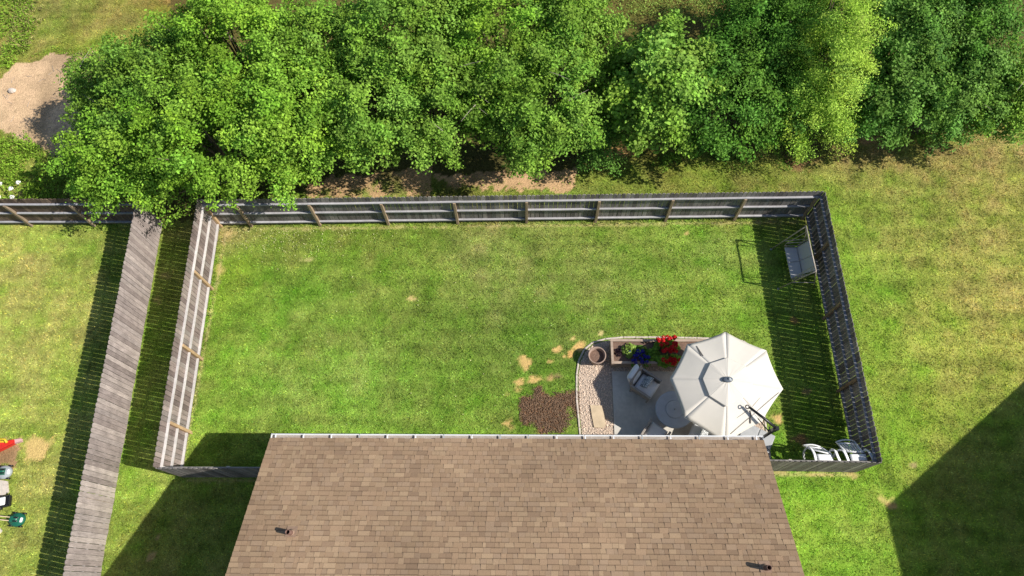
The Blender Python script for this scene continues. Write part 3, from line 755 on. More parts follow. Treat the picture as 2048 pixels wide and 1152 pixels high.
# shrubs at the foot of the trees and in the rough
def plant(name, label, cat, x, y, R, h, n, size, style, group=None, flowers=None, z=0.0, aspect=.5, up=.7):
    root = empty(name, (x, y, z), label, cat, group)
    a = rng.uniform(0, 6.28, n); r = np.sqrt(rng.random(n)) * R
    hz = h * (1 - (r / R) ** 2 * .7) * rng.uniform(.25, 1, n)
    P = np.stack([np.cos(a) * r, np.sin(a) * r, hz], 1)
    k = vnoise(P[:, 0] + x, P[:, 1] + y, R * .5, 5) > .3
    P = P[k]
    Nn = np.stack([np.cos(a) * .4, np.sin(a) * .4, np.full(n, up)], 1)[k] + rng.normal(size=(k.sum(), 3)) * .4
    V, Fc = leaves(P, Nn, size, aspect)
    np_mesh('foliage', V, Fc, MT[style], None, root)
    s = MB()
    for _ in range(5):
        t = rnd.uniform(0, 6.28); s.tube([(0, 0, -.02), (math.cos(t) * R * .5, math.sin(t) * R * .5, h * .6)], [.012, .005], 5)
    s.build('stem', MT['bark'], root)
    if flowers:
        fm, nf, fr, lo, boxy = flowers
        for (cx, cy) in nf:
            m = 34
            d = rng.normal(size=(m, 3)); d /= np.linalg.norm(d, axis=1)[:, None]; d[:, 2] = abs(d[:, 2])
            q = d * fr + np.array([cx, cy, lo])
            V, Fc = leaves(q, d + rng.normal(size=d.shape) * .3, fr * .9, .9)
            np_mesh('blossom', V, Fc, MT[fm], None, root)
    return root
sh = [(1330,255,.75,.9,'leaf_dark','dark low shrub under the round leaved tree'),(1385,285,.55,.6,'leaf_dark','small dark shrub at the lawn edge left of the pale sprigs'),(1450,290,.5,.6,'leaf_blue','thin grey green shrub at the lawn edge below the dark shady tree'),(1345,318,.35,.35,'leaf_mid','pale low weed clump standing out on the back lawn'),
      (1800,262,.6,.6,'leaf_blue','low dark shrub at the straw lawn edge under the glossy tree'),(1860,265,.5,.5,'leaf_mid','low bright shrub at the straw lawn edge'),(1940,250,.6,.6,'leaf_dark','low shrub under the trees near the right edge'),(1590,300,.7,.8,'leaf_mid','green shrub at the foot of the yellow green tree'),
      (160,125,.7,.5,'leaf_weed','small weed bush at the top of the bare soil patch'),(175,400,1.1,.8,'leaf_weed','leafy bush pressed against the far left back fence')]
for px, py, R, h, st, lb in sh:
    p = at(px, py, h * .5)
    plant('shrub', lb, 'shrub', p.x, p.y, R, h, int(900 * R + 250), .085, st, 'low shrubs along the tree line')
# white flowering plant at the far left
p = at(22, 388, .3)
plant('flowering_plant', 'plant with large white blossoms behind the far left fence', 'plant', p.x, p.y, .9, .5, 900, .09, 'leaf_weed',
      flowers=('white_petal', [(-.35, .3), (.1, .1), (.25, -.25), (-.25, -.25), (.3, .35), (-.45, 0)], .07, .5, 0))

def weeds(label, poly_px, n, size, style, hmax, name='weeds', aspect=.4, gapn=.35):
    P = [at(*q)[:2] for q in poly_px]
    xs = [p[0] for p in P]; ys = [p[1] for p in P]
    x = rng.uniform(min(xs), max(xs), n); y = rng.uniform(min(ys), max(ys), n)
    w = (fbm(x, y, .5, 15) - .5) * .8
    k = inpoly(x + w, y + w, P) & (fbm(x, y, .45, 17) > gapn)
    x, y = x[k], y[k]; n = len(x)
    z = hmax * (fbm(x, y, .5, 19) * 1.3) * rng.uniform(.1, 1, n)
    V, Fc = leaves(np.stack([x, y, z], 1), np.tile([0, 0, .7], (n, 1)) + rng.normal(size=(n, 3)) * .45, size, aspect)
    return tag(np_mesh(name, V, Fc, MT[style]), label, 'weeds', kind='stuff')
weeds('thick green weeds and vines behind the far left fence', [(-40,260),(40,285),(90,310),(140,340),(150,410),(-40,410)], 12000, .1, 'leaf_weed', .55)
weeds('tall green weeds in the top left corner', [(-40,-20),(70,0),(75,60),(60,110),(20,140),(-40,160)], 8000, .1, 'leaf_weed', .5)
weeds('straw coloured long grass beside the corner weeds', [(30,0),(70,0),(85,60),(60,110),(20,90)], 1500, .16, 'leaf_straw', .45, name='dry_grass', aspect=.15)
weeds('short weeds between the soil patch and the far lawn', [(60,115),(110,95),(250,95),(330,60),(340,90),(240,115),(120,110)], 2500, .07, 'leaf_weed', .12)
weeds('weeds and sprigs along the foot of the tree line', [(1220,325),(1300,300),(1600,310),(1590,345),(1300,345)], 2200, .07, 'leaf_mid', .12, gapn=.5)
weeds('sprigs of weed on the bare soil behind the fence', [(620,385),(900,350),(1140,350),(1140,385),(640,396)], 1500, .06, 'leaf_weed', .1, gapn=.5)
weeds('grass and weeds in the clearing at the top edge', [(1230,-30),(1460,-30),(1440,30),(1380,50),(1290,45),(1245,20)], 3500, .08, 'leaf_lime', .2)
weeds('broad leaved weeds growing through the lawn', [(440,470),(1500,460),(1540,640),(1150,680),(1150,860),(400,860)], 5200, .045, 'leaf_weed', .05, gapn=.56)
# clumps of fallen petals and pale leaves near the back fence
P = []
for _ in range(420):
    q = at(rnd.gauss(540, 90), rnd.gauss(475, 22))
    if q.y < 11.75 and q.x > -10.5: P.append((q.x, q.y, .05))
for _ in range(160):
    q = at(rnd.uniform(600, 1500), rnd.uniform(465, 860))
    P.append((q.x, q.y, .05))
P = np.array(P); P = P[~inpoly(P[:, 0], P[:, 1], GRAVEL)]
V, Fc = leaves(P, np.tile([0, 0, 1.], (len(P), 1)) + rng.normal(size=(len(P), 3)) * .3, .035, .7)
MT['litter'] = mat('pale_leaf_litter', (.62,.6,.3), .8, island=.3)
tag(np_mesh('leaf_litter', V, Fc, MT['litter']), 'pale fallen leaves scattered on the lawn', 'leaf litter', kind='stuff')
# sticks and stones on the bare soil patch
b = MB()
for _ in range(26):
    q = at(rnd.uniform(5, 140), rnd.uniform(140, 300)); d = rnd.uniform(0, 3.14); l = rnd.uniform(.1, .4)
    e = q + Vector((math.cos(d) * l, math.sin(d) * l, 0)); m = q.lerp(e, .5) + Vector((rnd.uniform(-.04, .04), rnd.uniform(-.04, .04), .02))
    b.tube([q + Vector((0, 0, .012)), m, e + Vector((0, 0, .012))], [.01, .008, .004], 4)
tag(b.build('dead_sticks', MT['dead']), 'dead sticks lying on the bare soil patch', 'sticks', kind='stuff')
stp = at(26, 183)
o = MB(); o.lathe([(.0, 0), (.13, .0), (.16, .06), (.1, .13), (.0, .15)], 9); st_ = o.build('stone', MT['edging']); st_.location = stp; st_.scale = (1.1, .75, 1)
tag(st_, 'grey stone lying on the bare soil patch', 'stone')

# ------------------------------------------------------------------ patio things
# edging stones round the gravel
path = [Vector((x, y, 0)) for x, y in GRAVEL[:-1]][::1]
path = [Vector((1.70, 3.85, 0)), Vector((1.66, 4.7, 0)), Vector((1.6, 5.6, 0)), Vector((1.62, 6.4, 0)), Vector((1.70, 6.87, 0)), Vector((1.88, 7.25, 0)), Vector((2.17, 7.5, 0)), Vector((2.6, 7.63, 0)), Vector((3.2, 7.69, 0)), Vector((4.4, 7.69, 0)), Vector((5.6, 7.67, 0)), Vector((6.4, 7.63, 0)), Vector((7.1, 7.56, 0)), Vector((7.42, 7.3, 0)), Vector((7.47, 6.9, 0)), Vector((7.47, 5.6, 0)), Vector((7.47, 4.3, 0)), Vector((7.47, 3.7, 0))]
seg = []; 
for a, c in zip(path[:-1], path[1:]):
    n = max(1, round((c - a).length / .45))
    for i in range(n): seg.append((a.lerp(c, i / n), a.lerp(c, (i + 1) / n)))
for i, (a, c) in enumerate(seg):
    m = (a + c) / 2; l = (c - a).length / 2 - .006
    b = MB(); b.bbox((-l, -.03, -.05), (l, .03, .04), .008)
    e = b.build('edging_block', MT['edging']); e.location = m + Vector((0, 0, rnd.uniform(-.008, .008))); e.rotation_euler = (0, 0, math.atan2(c.y - a.y, c.x - a.x) + rnd.uniform(-.015, .015))
    tag(e, 'pale concrete edging block on the mulch side of the gravel bed' if m.x < 1.8 and m.y < 6.9 else 'pale concrete edging block in the corner curve beside the tub planter' if m.x < 2.65 else 'pale concrete edging block behind the planter box, at the lawn' if m.y > 7.45 else 'pale concrete edging block on the umbrella side of the patio', 'edging block', 'edging blocks round the gravel bed')
# flagstone
b = MB(); pts = [at(*q) for q in [(1180,811),(1203,812),(1208,830),(1211,850),(1205,857),(1188,855),(1184,835)]]
n = len(pts); pts = pts[::-1]
b.add([(p.x, p.y, .0) for p in pts] + [(p.x, p.y, .06) for p in pts], [tuple(range(n, 2*n))] + [(i, (i+1) % n, n + (i+1) % n, n + i) for i in range(n)])
tag(b.build('stepping_stone', MT['flagstone']), 'flat tan stepping stone set in the gravel', 'stepping stone')

# planter box
pr = empty('planter_box', (2.72, 6.66, 0), 'long brown wooden planter box at the back of the patio', 'planter')
LX, LY, PH = 3.4, .78, .48
for i, (c0, c1) in enumerate([((0, 0, 0), (LX, .04, PH)), ((0, LY - .04, 0), (LX, LY, PH)), ((0, .043, 0), (.04, LY - .043, PH)), ((LX - .04, .043, 0), (LX, LY - .043, PH))]):
    b = MB(); 
    for k in range(3):
        z0 = k * PH / 3 + .003; z1 = (k + 1) * PH / 3 - .003
        b.bbox((c0[0], c0[1], z0), (c1[0], c1[1], z1), .005)
    b.build('side_board', MT['planter'], pr)
b = MB()
b.bbox((-.02, -.025, PH), (LX + .02, .06, PH + .025), .005); b.bbox((-.02, LY - .06, PH), (LX + .02, LY + .025, PH + .025), .005)
b.bbox((-.02, .063, PH), (.06, LY - .063, PH + .025), .005); b.bbox((LX - .06, .063, PH), (LX + .02, LY - .063, PH + .025), .005)
b.build('cap_rail', MT['planter'], pr)
b = MB(); nxs = 30
vs = []; fs = []
for i in range(nxs + 1):
    for j in range(9):
        x = .045 + (LX - .09) * i / nxs; y = .045 + (LY - .09) * j / 8
        vs.append((x, y, PH - .1 + float(fbm(x, y, .3, 3)) * .06))
for i in range(nxs):
    for j in range(8):
        a = i * 9 + j; fs.append((a, a + 9, a + 10, a + 1))
b.add(vs, fs); b.build('soil', MT['soil'], pr, True)
def pl(px, py, z): q = at(px, py, z); return q.x, q.y
def bedplant(name, lb, px, py, R, h, n, size, st, fl=None, group='plants in the wooden planter box', asp=.7):
    x, y = pl(px, py, PH + h * .6)
    return plant(name, lb, 'plant', x, y, R, h, n, size, st, group, fl, z=PH - .07, aspect=asp)
bedplant('dark_leaf_plant', 'small dark purple plant at the left end of the planter box', 1238, 702, .13, .16, 110, .06, 'leaf_purple')
bedplant('lime_leaf_plant', 'lime green leafy plant, largest light clump in the planter box', 1260, 697, .24, .3, 360, .075, 'leaf_lime')
bedplant('lime_leaf_plant', 'small lime green sprig right of the larger lime clump', 1278, 702, .12, .26, 120, .07, 'leaf_lime')
bedplant('lime_leaf_plant', 'rightmost pale lime sprig beside the blue flowers', 1289, 695, .09, .28, 90, .07, 'leaf_lime')
r2 = random.Random(3)
fb = [(r2.uniform(-.34, .26), r2.uniform(-.24, .2)) for _ in range(24)]
bedplant('blue_flower_plant', 'low plant full of deep blue flowers in the planter box', 1281, 712, .4, .16, 700, .06, 'leaf_dark', ('blue_petal', fb, .05, .17, 0))
bedplant('green_leaf_plant', 'mid green leafy plant between the blue and red flowers', 1306, 708, .24, .22, 420, .08, 'leaf_mid')
fr_ = [(r2.uniform(-.34, .3), r2.uniform(-.05, .42)) for _ in range(26)] + [(r2.uniform(-.2, .35), r2.uniform(-.45, -.25)) for _ in range(12)]
bedplant('red_geranium', 'geranium with bright red flower heads beside the umbrella edge', 1336, 702, .47, .36, 1300, .1, 'leaf_mid', ('red_petal', fr_, .065, .4, 0), asp=.9)

# round planter pot
q = at(1194, 711, .4)
pot = empty('round_planter', (q.x, q.y, .012), 'round brown wooden tub planter standing on the gravel', 'planter')
MT['pot'] = mat('terracotta_brown', (.36,.26,.21), .75, noise=[(6, .15), (30, .1)])
MB().lathe([(.0, .0), (.2, .0), (.255, .2), (.275, .4), (.29, .42), (.28, .44), (.25, .43), (.238, .3), (.228, .27)], 40).build('tub', MT['pot'], pot, True)
MB().lathe([(.0, .285), (.12, .28), (.23, .275)], 24).build('soil', MT['soil'], pot, True)

# fire pit table
q = at(1349, 819, .62)
tb = empty('fire_table', (q.x, q.y, .05), 'round slate grey fire pit table with a lid, half under the umbrella', 'table')
MB().lathe([(.0, .0), (.38, .0), (.42, .5), (.0, .5)], 40).build('base', MT['dark_metal'], tb)
MB().lathe([(.26, .505), (.565, .505), (.58, .52), (.58, .57), (.565, .58), (.285, .58), (.28, .57), (.28, .505)], 56).build('tabletop', MT['table'], tb)
lid = MB().lathe([(.275, .56), (.275, .583), (.26, .59), (.0, .6)], 48).build('lid', MT['table'], tb)
MB().lathe([(.0, .6), (.012, .6), (.012, .62), (.03, .63), (.03, .645), (.0, .65)], 16).build('knob', MT['grey_plastic'], lid, True)

# lounge chairs
def softbox(mb, c0, c1, b=.04, T=None):
    """a cushion: bevelled box with puffed top"""
    nx = 9
    (x0, y0, z0), (x1, y1, z1) = c0, c1
    vs = []; fs = []
    for top in (1, 0):
        for i in range(nx):
            for j in range(nx):
                u = i / (nx - 1) * 2 - 1; v = j / (nx - 1) * 2 - 1
                e = (1 - abs(u) ** 5) * (1 - abs(v) ** 5)
                zm = (z0 + z1) / 2; hz = (z1 - z0) / 2 * (.35 + .65 * e ** .6)
                sh = 1 - .03 * (abs(u * v))
                vs.append(((x0 + x1) / 2 + u * (x1 - x0) / 2 * sh, (y0 + y1) / 2 + v * (y1 - y0) / 2 * sh, zm + (hz if top else -hz)))
    n = nx * nx
    for i in range(nx - 1):
        for j in range(nx - 1):
            a = i * nx + j
            fs.append((a, a + nx, a + nx + 1, a + 1)); fs.append((n + a + 1, n + a + nx + 1, n + a + nx, n + a))
    ring = [i * nx for i in range(nx)] + [(nx - 1) * nx + j for j in range(1, nx)] + [i * nx + nx - 1 for i in range(nx - 2, -1, -1)] + [j for j in range(nx - 2, 0, -1)]
    for k in range(len(ring)):
        a, c = ring[k], ring[(k + 1) % len(ring)]; fs.append((a, n + a, n + c, c))
    return mb.add(vs, fs, T)
def lounge_chair(label, px, py, ang):
    q = at(px, py, .4)
    r = empty('patio_armchair', (q.x, q.y, .05), label, 'armchair', 'cushioned armchairs round the fire table', rz=ang)   # faces +x
    W = .35
    b = MB(); b.bbox((-.34, -W + .05, .2), (.33, W - .05, .27), .01); b.build('seat_frame', MT['wicker'], r)
    Tb = Matrix.Translation((-.3, 0, .27)) @ Matrix.Rotation(-.22, 4, 'Y')
    b = MB(); b.bbox((-.04, -W, 0), (.0, W, .55), .012, Tb)
    b.build('backrest', MT['wicker'], r)
    for s in (-1, 1):
        b = MB(); ya, yb = sorted((s * (W - .05), s * (W + .02)))
        b.bbox((-.38, ya, .56), (.34, yb, .59), .008); b.box((-.3, ya + .02, .2), (.3, yb - .02, .56)); b.build('armrest', MT['wicker'], r)
        for x in (-.33, .28):
            b = MB(); b.box((x, ya + .01, 0), (x + .05, yb - .01, .56 if x > 0 else .58)); b.build('leg', MT['wicker'], r)
    softbox(MB(), (-.27, -W + .06, .27), (.36, W - .06, .43)).build('seat_cushion', MT['cushion'], r, True)
    Tc = Matrix.Translation((-.27, 0, .43)) @ Matrix.Rotation(-.28, 4, 'Y') @ Matrix.Rotation(math.pi / 2, 4, 'Y') @ Matrix.Scale(-1, 4, (1, 0, 0))
    softbox(MB(), (0, -W + .07, -.0), (.5, W - .07, .2), T=Matrix.Translation((-.27, 0, .42)) @ Matrix.Rotation(-math.pi / 2 - .42, 4, 'Y') @ Matrix.Scale(1, 4)).build('back_cushion', MT['cushion'], r, True)
    return r
def pillow(label, chair_xy, ang, off, tilt=-.9):
    p = empty_loc = Vector((chair_xy[0], chair_xy[1], 0)) + Matrix.Rotation(ang, 3, 'Z') @ Vector((off[0], off[1], 0))
    b = softbox(MB(), (-.15, -.2, -.06), (.15, .2, .06))
    o = b.build('throw_pillow', MT['pillow'], None, True); o.location = (p.x, p.y, off[2]); o.rotation_euler = (0, tilt, ang)
    return tag(o, label, 'pillow', 'patterned throw pillows')
c1 = lounge_chair('cushioned grey armchair standing free in the middle of the patio', 1291, 771, math.radians(-36))
pillow('grey patterned pillow on the armchair in the middle of the patio', c1.location[:2], math.radians(-36), (-.02, .05, .62), -.75)
c2 = lounge_chair('cushioned armchair half hidden under the gutter, left of the fire table', 1308, 872, math.radians(55))
c3 = lounge_chair('cushioned armchair under the umbrella edge by the gutter', 1404, 868, math.radians(152))
pillow('dark patterned pillow on the armchair by the gutter', c3.location[:2], math.radians(152), (-.02, 0, .62), -.75)

# umbrella
ZE, ZA = 1.98, 2.42
vt = [at(*p, ZE) for p in [(1451,664),(1532.6,701),(1566,778),(1524,843),(1449,887),(1369,835),(1340,757),(1374,689)]]
cx_ = sum(v.x for v in vt) / 8; cy_ = sum(v.y for v in vt) / 8
apex = at(1452, 761, ZA)
hub = Vector((cx_ * .3 + apex.x * .7, cy_ * .3 + apex.y * .7, ZA))
mt_ = at(1553, 857, 2.2)
um = empty('patio_umbrella', (mt_.x, mt_.y, .05), 'large cream octagonal cantilever umbrella shading the patio', 'umbrella')
um_o = Vector((mt_.x, mt_.y, .05))
def canopy(r0, r1, lift, sagm, sub=10, seg=8, smooth=True, wr=0):
    """panels from radius fraction r0 to r1, slightly hollow between the ribs"""
    b = MB()
    for i in range(8):
        A_, B_ = vt[i], vt[(i + 1) % 8]
        grid = []
        for a in range(sub + 1):
            t = r0 + (r1 - r0) * a / sub; row = []
            for s_ in range(seg + 1):
                u = s_ / seg
                e = A_.lerp(B_, u)
                p = hub.lerp(e, t)
                dome = (ZA - ZE) * ((1 - t ** 1.25) - (1 - t))
                bow = 4 * u * (1 - u)
                p = p + Vector((0, 0, dome + lift - sagm * bow * t))
                if wr:
                    aa = math.atan2(p.y - hub.y, p.x - hub.x)
                    p.z += wr * (float(vnoise(aa * 9 + 50, t * 1.5, 1.0, 2)) - .5) * 2 * max(0, 1 - t / .4) * min(1, t * 9)
                inw = (hub - e).normalized() * (.03 * bow * t ** 3)
                row.append(p + Vector((inw.x, inw.y, 0)) - um_o)
            grid.append(row)
        vs = [p for r_ in grid for p in r_]; n = seg + 1
        fs = [(a * n + s_, (a + 1) * n + s_, (a + 1) * n + s_ + 1, a * n + s_ + 1) for a in range(sub) for s_ in range(seg)]
        b.add(vs, fs)
    return b
cn = canopy(.36, 1.0, 0, .022).build('canopy', MT['canopy'], um, True)
m_ = cn.modifiers.new('t', 'SOLIDIFY'); m_.thickness = .006
vc = canopy(.02, .44, .06, .012, 24, 24, True, .007).build('vent_canopy', MT['canopy'], um, True)
m_ = vc.modifiers.new('t', 'SOLIDIFY'); m_.thickness = .006
b = MB()
for i in range(8):   # hem
    pts = []
    for s_ in range(9):
        u = s_ / 8; e = vt[i].lerp(vt[(i + 1) % 8], u); bow = 4 * u * (1 - u)
        inw = (hub - e).normalized() * (.03 * bow)
        pts.append(e + Vector((inw.x, inw.y, -.022 * bow)) - um_o)
    b.tube(pts, .0055, 5)
b.build('hem', MT['canopy_trim'], um)
for v in vt:
    pts = []
    for a in range(8):
        t = .04 + .95 * a / 7; p = hub.lerp(v, t); pts.append(p + Vector((0, 0, (ZA - ZE) * (t - t ** 1.25) - .022)) - um_o)
    MB().tube(pts, .009, 6).build('rib', MT['dark_metal'], um)
for i in range(8):     # seam piping over each rib
    pts = []
    for a in range(9):
        t = .46 + .54 * a / 8; p = hub.lerp(vt[i], t); pts.append(p + Vector((0, 0, (ZA - ZE) * (t - t ** 1.25) + .004)) - um_o)
    MB().tube(pts, .0022, 5).build('seam', MT['canopy_trim'], um)
cp = MB(); T = Matrix.Translation(hub - um_o + Vector((0, 0, .075))) @ Matrix.Scale(1.75, 4, (1, 0, 0))
cp.lathe([(.0, -.02), (.085, -.02), (.085, .02), (.07, .04), (.0, .045)], 24, T); capo = cp.build('cap', MT['cap'], um, True)
cp = MB(); T = Matrix.Translation(hub - um_o + Vector((.04, .005, .12)))
cp.lathe([(.0, -.01), (.04, -.01), (.04, .02), (.0, .025)], 16, T); cp.build('finial', MT['grey_plastic'], capo, True)
MB().tube([hub - um_o + Vector((0, 0, .06)), hub - um_o + Vector((0, 0, -.45))], .025, 10).build('hub', MT['dark_metal'], um)
# mast, boom, strut
jt = at(1498, 814, 2.33) - um_o
b = MB(); b.tube([(0, 0, .08), (0, 0, 1.3), (0, 0, 2.2)], .045, 12); b.build('mast', MT['dark_metal'], um, True)
b = MB(); b.tube([(0, 0, 2.16), jt.lerp(Vector((0, 0, 2.2)), .5), jt], [.046, .04, .036], 10); boom = b.build('boom', MT['dark_metal'], um, True)
b = MB(); T = Matrix.Translation(jt) @ Matrix.Rotation(.5, 4, 'Z') @ Matrix.Rotation(.2, 4, 'X')
for k in range(14):
    a0 = 2 * math.pi * k / 14; a1 = 2 * math.pi * (k + 1) / 14
    b.tube([(math.cos(a0) * .05 - .05, math.sin(a0) * .05 + .03, .02), (math.cos(a1) * .05 - .05, math.sin(a1) * .05 + .03, .02)], .016, 6, T)
b.build('ring', MT['dark_metal'], boom)
b = MB(); b.bbox((-.07, -.05, 1.88), (.05, .05, 2.1), .012); b.bbox((-.05, -.06, 2.1), (.055, .055, 2.22), .012); b.build('crank_box', MT['dark_metal'], um)
b = MB(); b.tube([(0, .05, 1.62), (0, .16, 1.6), (0.02, .17, 1.5)], [.018, .016, .02], 8); b.tube([(0,0,1.5),(0,.09,1.56)], .04, 8); b.build('crank_handle', MT['dark_metal'], um)
s1 = at(1537, 862, 1.95) - um_o; s0 = jt + Vector((.02, -.02, -.05))
st = MB().tube([s0, s0.lerp(s1, .5)], .007, 6).build('strut', MT['white_metal'], um)
MB().tube([s0.lerp(s1, .45), s1], .017, 8).build('sleeve', MT['dark_metal'], st)
# base slab
b = MB()
T = Matrix.Translation((.0, .0, 0)) @ Matrix.Rotation(math.radians(-28), 4, 'Z')
for sx in (-1, 1):
    for sy in (-1, 1):
        b.bbox((sx * .25 - .245, sy * .25 - .245, 0), (sx * .25 + .245, sy * .25 + .245, .09), .02, T)
b.build('base', MT['base_grey'], um)
def on_canopy(px, py):
    z = 2.25
    for _ in range(12):
        p = at(px, py, z)
        # radius fraction in the octagon
        best = 0
        for i in range(8):
            A_, B_ = vt[i] - hub, vt[(i + 1) % 8] - hub
            den = A_.x * B_.y - A_.y * B_.x
            w = p - hub
            a_ = (w.x * B_.y - w.y * B_.x) / den; b_ = (A_.x * w.y - A_.y * w.x) / den
            if a_ >= -1e-6 and b_ >= -1e-6: best = a_ + b_
        t = min(best, 1)
        z = ZA - (ZA - ZE) * t + (ZA - ZE) * (t - t ** 1.25) + .006
    return at(px, py, z) - um_o
# tie straps hanging over the cloth
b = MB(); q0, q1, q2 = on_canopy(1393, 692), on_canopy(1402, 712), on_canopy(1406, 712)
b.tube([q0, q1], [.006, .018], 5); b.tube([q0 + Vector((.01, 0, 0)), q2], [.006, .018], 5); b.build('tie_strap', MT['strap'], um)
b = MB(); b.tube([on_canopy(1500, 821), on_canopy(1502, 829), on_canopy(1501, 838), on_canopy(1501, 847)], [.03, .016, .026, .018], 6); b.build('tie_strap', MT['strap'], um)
b = MB(); b.tube([on_canopy(1461 + 97 * k / 10, 868 - 83 * k / 10) for k in range(11)], .007, 5); b.build('dark_line', MT['strap'], um)  # added thin tube tracing the dark line across the cloth
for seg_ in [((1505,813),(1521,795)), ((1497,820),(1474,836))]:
    b = MB(); b.tube([on_canopy(*seg_[0]), on_canopy(*seg_[1])], [.006, .003], 5); b.build('dark_line', MT['strap'], um)  # shade of the creases by the joint, drawn as added dark tubes

# ------------------------------------------------------------------ swing
za = 1.66
A0, A1 = at(1612, 452, za), at(1632, 542, za)
sw = empty('garden_swing', (A0.x, A0.y, 0), 'grey two seat garden swing without its roof in the shade of the right fence', 'swing')
so = Vector((A0.x, A0.y, 0))
ftA, ftB = at(1542, 499), at(1556, 578)
rb = at(1627, 578)
rearA = Vector((rb.x - .03, ftA.y + .1, 0))
MB().tube([A0 - so, A0.lerp(A1, .5) - so - Vector((0, 0, .02)), A1 - so], .024, 8).build('top_bar', MT['swing_metal'], sw, True)
for top, fr, re in ((A0, ftA, rearA), (A1, ftB, rb)):
    MB().tube([top - so, top.lerp(fr, .12) - so, fr - so + Vector((0, 0, .02))], .02, 8).build('leg', MT['swing_metal'], sw, True)
    MB().tube([top - so, top.lerp(re, .12) - so, re - so + Vector((0, 0, .02))], .02, 8).build('leg', MT['swing_metal'], sw, True)
    m1 = top.lerp(fr, .62) - so; m2 = top.lerp(re, .62) - so
    MB().tube([m1, m2], .014, 6).build('cross_bar', MT['swing_metal'], sw)
    MB().lathe([(.0, 0), (.035, 0), (.035, .03), (.0, .035)], 12, Matrix.Translation(fr - so)).build('foot', MT['grey_plastic'], sw)
sf0, sf1 = at(1569, 495, .46), at(1582, 557, .46)
sb0, sb1 = at(1594, 495, .42), at(1605, 549, .42)
bt0, bt1 = at(1617, 481, .95), at(1631, 541, .95)
def panel(a, b_, c, d, th=.03, name='seat', m='swing_fabric', n=10):
    mb = MB(); nr = (b_ - a).cross(d - a).normalized() * th
    if nr.z < 0: nr = -nr
    vs = [];fs = []
    for lay in (0, 1):
        for i in range(n + 1):
            for j in range(n + 1):
                p = a.lerp(b_, i / n).lerp(d.lerp(c, i / n), j / n)
                puff = math.sin(math.pi * i / n) ** .5 * math.sin(math.pi * j / n) ** .5 * .012
                vs.append(p - so + (nr * .5 + nr.normalized() * puff) * (1 if lay else -1))
    k = (n + 1) ** 2
    for i in range(n):
        for j in range(n):
            q_ = i * (n + 1) + j
            fs.append((q_, q_ + 1, q_ + n + 2, q_ + n + 1)); fs.append((k + q_, k + q_ + n + 1, k + q_ + n + 2, k + q_ + 1))
    ring = [i * (n + 1) for i in range(n + 1)] + [n * (n + 1) + j for j in range(1, n + 1)] + [i * (n + 1) + n for i in range(n - 1, -1, -1)] + [j for j in range(n - 1, 0, -1)]
    for i in range(len(ring)): fs.append((ring[i], ring[(i + 1) % len(ring)], k + ring[(i + 1) % len(ring)], k + ring[i]))
    mb.add(vs, fs); return mb.build(name, MT[m], sw, True)
h0, h1 = sf0.lerp(sf1, .495), sf0.lerp(sf1, .505); k0, k1 = sb0.lerp(sb1, .495), sb0.lerp(sb1, .505); t0_, t1_ = bt0.lerp(bt1, .495), bt0.lerp(bt1, .505)
panel(sf0, h0, k0, sb0, name='seat_cushion'); panel(h1, sf1, sb1, k1, name='seat_cushion')
up_ = Vector((0, 0, .03))
panel(sb0 + up_, k0 + up_, t0_, bt0, name='back_cushion'); panel(k1 + up_, sb1 + up_, bt1, t1_, name='back_cushion')
for a_, b2, c_, top in ((sf0, sb0, bt0, A0.lerp(A1, .12)), (sf1, sb1, bt1, A0.lerp(A1, .88))):
    o = Vector((0, .06 if a_ is sf0 else -.06, 0))
    arm = [a_ + o, a_ + o + Vector((.02, 0, .22)), (b2 + c_) / 2 + o + Vector((0, 0, .02)), c_ + o]
    MB().tube([p - so for p in arm], .014, 6).build('armrest', MT['swing_metal'], sw, True)
    MB().tube([a_ + o - so, b2 + o - so, c_ + o - so], .014, 6).build('seat_frame', MT['swing_metal'], sw, True)
    MB().tube([top - so, arm[2] - so], .01, 6).build('hanger', MT['swing_metal'], sw)
    MB().tube([top - so, arm[1] - so], .01, 6).build('hanger', MT['swing_metal'], sw)

